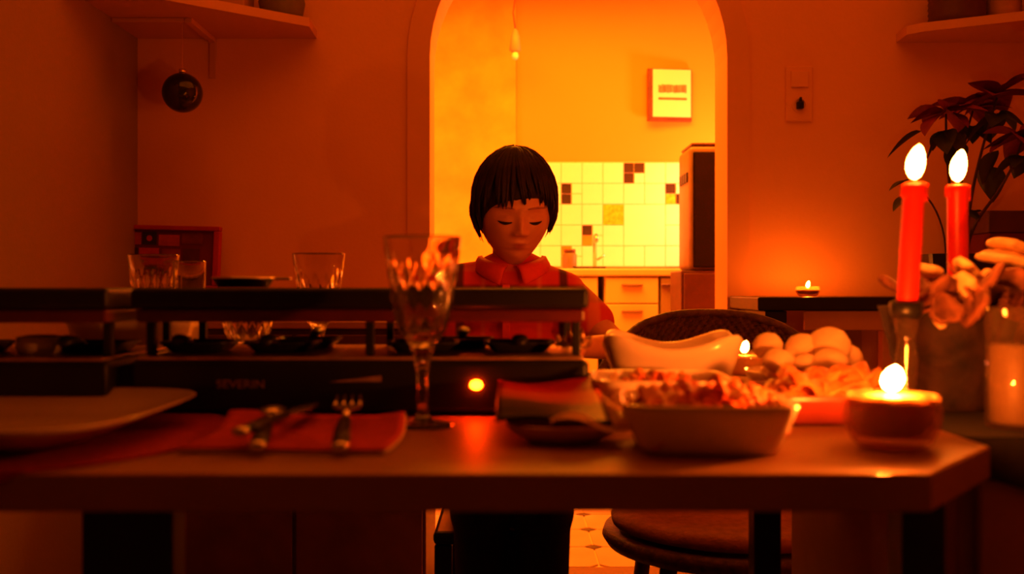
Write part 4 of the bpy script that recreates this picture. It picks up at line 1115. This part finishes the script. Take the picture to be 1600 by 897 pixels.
for k in range(620):
    az = -PI+2*PI*(k+rr.random())/620
    if abs(az) < .7 and k % 3 == 0: az *= .98
    sway = rr.uniform(-.10, .10)+(.12 if -.2 < az < .4 else 0)
    zl = hair_low(az)+rr.uniform(-.009, .012)
    if .08 < az < .30 and rr.random() < .55: zl += .014
    if abs(az) > .9 and rr.random() < .15: zl -= .006
    NC = 34 if abs(az) < .95 else 26
    ci = math.floor((az+PI)/(2*PI)*NC); cc = (ci+.5)/NC*2*PI-PI
    zl += .013*noise.noise(Vector((ci*1.7, 3.1, 0)))+.006*abs(az-cc)/(PI/NC)
    sway = (cc-az)*.62+.16*noise.noise(Vector((ci*.9, 7.7, 0)))+(.10 if -.3 < az < .5 else 0)
    phl = math.asin(max(-.95, min(.95, zl/.11)))
    st = rr.uniform(.35, 1.25); n = 9; pts = []
    layer = rr.uniform(1.05, 1.125)
    for q in range(n+1):
        u = q/n; ph = PI/2-.05-(st*.35)*(1-u)*0-(PI/2-.05-phl)*u
        ph = (PI/2-.05)*(1-u)+phl*u if st > .6 else (PI/2*.75)*(1-u)+phl*u
        a2 = az+sway*u*u+.45*(1-u)**2*(1 if az > 0 else -1)*(0 if abs(az) < .3 else 1)*.3
        flare = 1+.02*math.sin(PI*u)+.035*noise.noise(Vector((ci*2.3, u*1.5, 1)))+((.05*noise.noise(Vector((ci*1.1, 9, 0)))+.03) if u > .85 and abs(az) > .9 else 0)
        pts.append(HR @ (head_pt(a2, ph, layer*flare, False)+Vector((0, .002, .002))))
    tube(bm, pts, [.0016+.0030*math.sin(PI*min(1, .15+.85*q/n)) if q < n else .0006 for q in range(n+1)], 5, sq=.7)
obj('hair', bm, M_hair, body, True)

# shirt
M_shirt = mat('red_checked_shirt', (.60, .025, .012), .85)
nt = M_shirt.node_tree; bs = nt.nodes['Principled BSDF']; tc = nt.nodes.new('ShaderNodeTexCoord'); sp_ = nt.nodes.new('ShaderNodeSeparateXYZ')
nt.links.new(tc.outputs['Object'], sp_.inputs[0])
def band(prev, axis, c, hw, col, fac=1.0, soft=.003):
    sb = nt.nodes.new('ShaderNodeMath'); sb.operation = 'SUBTRACT'; sb.inputs[1].default_value = c; nt.links.new(sp_.outputs[axis], sb.inputs[0])
    ab = nt.nodes.new('ShaderNodeMath'); ab.operation = 'ABSOLUTE'; nt.links.new(sb.outputs[0], ab.inputs[0])
    mr = nt.nodes.new('ShaderNodeMapRange'); mr.inputs[1].default_value = hw+soft; mr.inputs[2].default_value = hw-soft; mr.inputs[3].default_value = 0; mr.inputs[4].default_value = fac
    nt.links.new(ab.outputs[0], mr.inputs[0])
    mx = nt.nodes.new('ShaderNodeMix'); mx.data_type = 'RGBA'; nt.links.new(mr.outputs[0], mx.inputs[0])
    if prev is None: mx.inputs[6].default_value = (.64, .028, .010, 1)
    else: nt.links.new(prev, mx.inputs[6])
    mx.inputs[7].default_value = (*col, 1); return mx.outputs[2]
s1 = band(None, 'Z', .888, .016, (.08, .012, .01), .75)
s1 = band(s1, 'Z', .936, .006, (.70, .16, .06), .5)
s1 = band(s1, 'Z', .76, .014, (.08, .012, .01), .75)
s1 = band(s1, 'X', .098, .008, (.05, .010, .01), .9)
s1 = band(s1, 'X', -.100, .008, (.05, .010, .01), .9)
s1 = band(s1, 'X', .150, .012, (.75, .22, .07), .6)
s1 = band(s1, 'X', .052, .004, (.75, .16, .06), .45)
s1 = band(s1, 'X', -.055, .004, (.75, .16, .06), .45)
nt.links.new(s1, bs.inputs['Base Color'])
bm = B(); torso_geo(bm, 1.10, .55)
for S_, E_ in ((SL, EL), (SR, ER)):
    d_ = (E_-S_); e_ = S_+d_*.55
    cap(bm, Vector((S_.x*.30, 1.992, .915)), S_+Vector((0, 0, .002)), .042, .042, 24)
    cap(bm, S_, e_, .043, .042, 24)
o = obj('shirt', bm, M_shirt, body, True)
md = o.modifiers.new('union', 'REMESH'); md.mode = 'VOXEL'; md.voxel_size = .004; md.use_smooth_shade = True
md = o.modifiers.new('soften', 'SMOOTH'); md.factor = .5; md.iterations = 5
sh = o
M_cuff = mat('light_orange_cuff', (.78, .20, .06), .85, noise_s=60, var=.1)
for S_, E_ in ((SL, EL), (SR, ER)):
    d_ = (E_-S_); L = d_.length; d_.normalize(); e_ = S_+d_*(L*.72)
    obj('cuff', tube(B(), [e_-d_*.010, e_+d_*.012, e_+d_*.022, e_+d_*.024], [.0445, .0445, .043, .037], 30), M_cuff, sh, True)
# collar flaps
M_col = mat('red_collar', (.66, .035, .014), .8, noise_s=60, var=.1)
for s_ in (-1, 1):
    bm = B(); n = 14; G2 = []
    for k in range(n+1):
        u = k/n; a = PI*.95*u          # from the front centre round to the nape
        x = s_*(.008+.050*math.sin(a*.52)); yy = 1.915+.10*(1-math.cos(a*.5))*.95
        zt = .940+.022*u; w = .036*(1-.55*u)
        xo = x*1.28+s_*.012*(1-u); yo = yy-.012*(1-u)
        G2.append([bm.verts.new((x, yy, zt)), bm.verts.new((x+(xo-x)*.5, yy+(yo-yy)*.5-.003, zt-w*.35+.004)), bm.verts.new((xo, yo-.003, zt-w)),
                   bm.verts.new((xo, yo+.0, zt-w-.001)), bm.verts.new((x+(xo-x)*.5, yy+(yo-yy)*.5, zt-w*.35)), bm.verts.new((x, yy+.003, zt-.001))])
    for a_, b_ in zip(G2, G2[1:]):
        for q in range(6): bm.faces.new((a_[q], a_[(q+1) % 6], b_[(q+1) % 6], b_[q]))
    bm.faces.new(G2[0]); bm.faces.new(G2[-1][::-1])
    obj('collar', bm, M_col, sh, True)
bm = B(); bx(bm, -.018, -.004, 1.905, 1.912, .70, .905, .001); obj('button_placket', bm, M_col, sh)
for z in (.885, .848, .81, .77): obj('button', lathe(B(), [(0, 0), (.005, 0), (.005, .002), (0, .0022)], 14), M_dkbrn, sh); sh.children[-1].rotation_euler = (PI/2, 0, 0); sh.children[-1].location = (-.011, 1.9045, z)
# trousers and shoes
bm = B(); ell(bm, (0, 2.045, .525), (.122, .098, .070), 28, 14)
for s_ in (-1, 1):
    hip = Vector((s_*.06, 2.04, .520)); kn = Vector((s_*.052, 1.73, .518)); an = Vector((s_*.052, 1.76, .11))
    cap(bm, hip, kn, .068, .053, 22); cap(bm, kn, an, .051, .036, 22)
o = obj('trousers', bm, M_jeans, body, True)
md = o.modifiers.new('union', 'REMESH'); md.mode = 'VOXEL'; md.voxel_size = .007; md.use_smooth_shade = True
for s_ in (-1, 1):
    bm = B(); cap(bm, (s_*.052, 1.785, .042), (s_*.052, 1.655, .034), .038, .031, 20); bx(bm, s_*.052-.036, s_*.052+.036, 1.625, 1.82, .001, .018, .008)
    obj('shoe', bm, M_black, body, True)
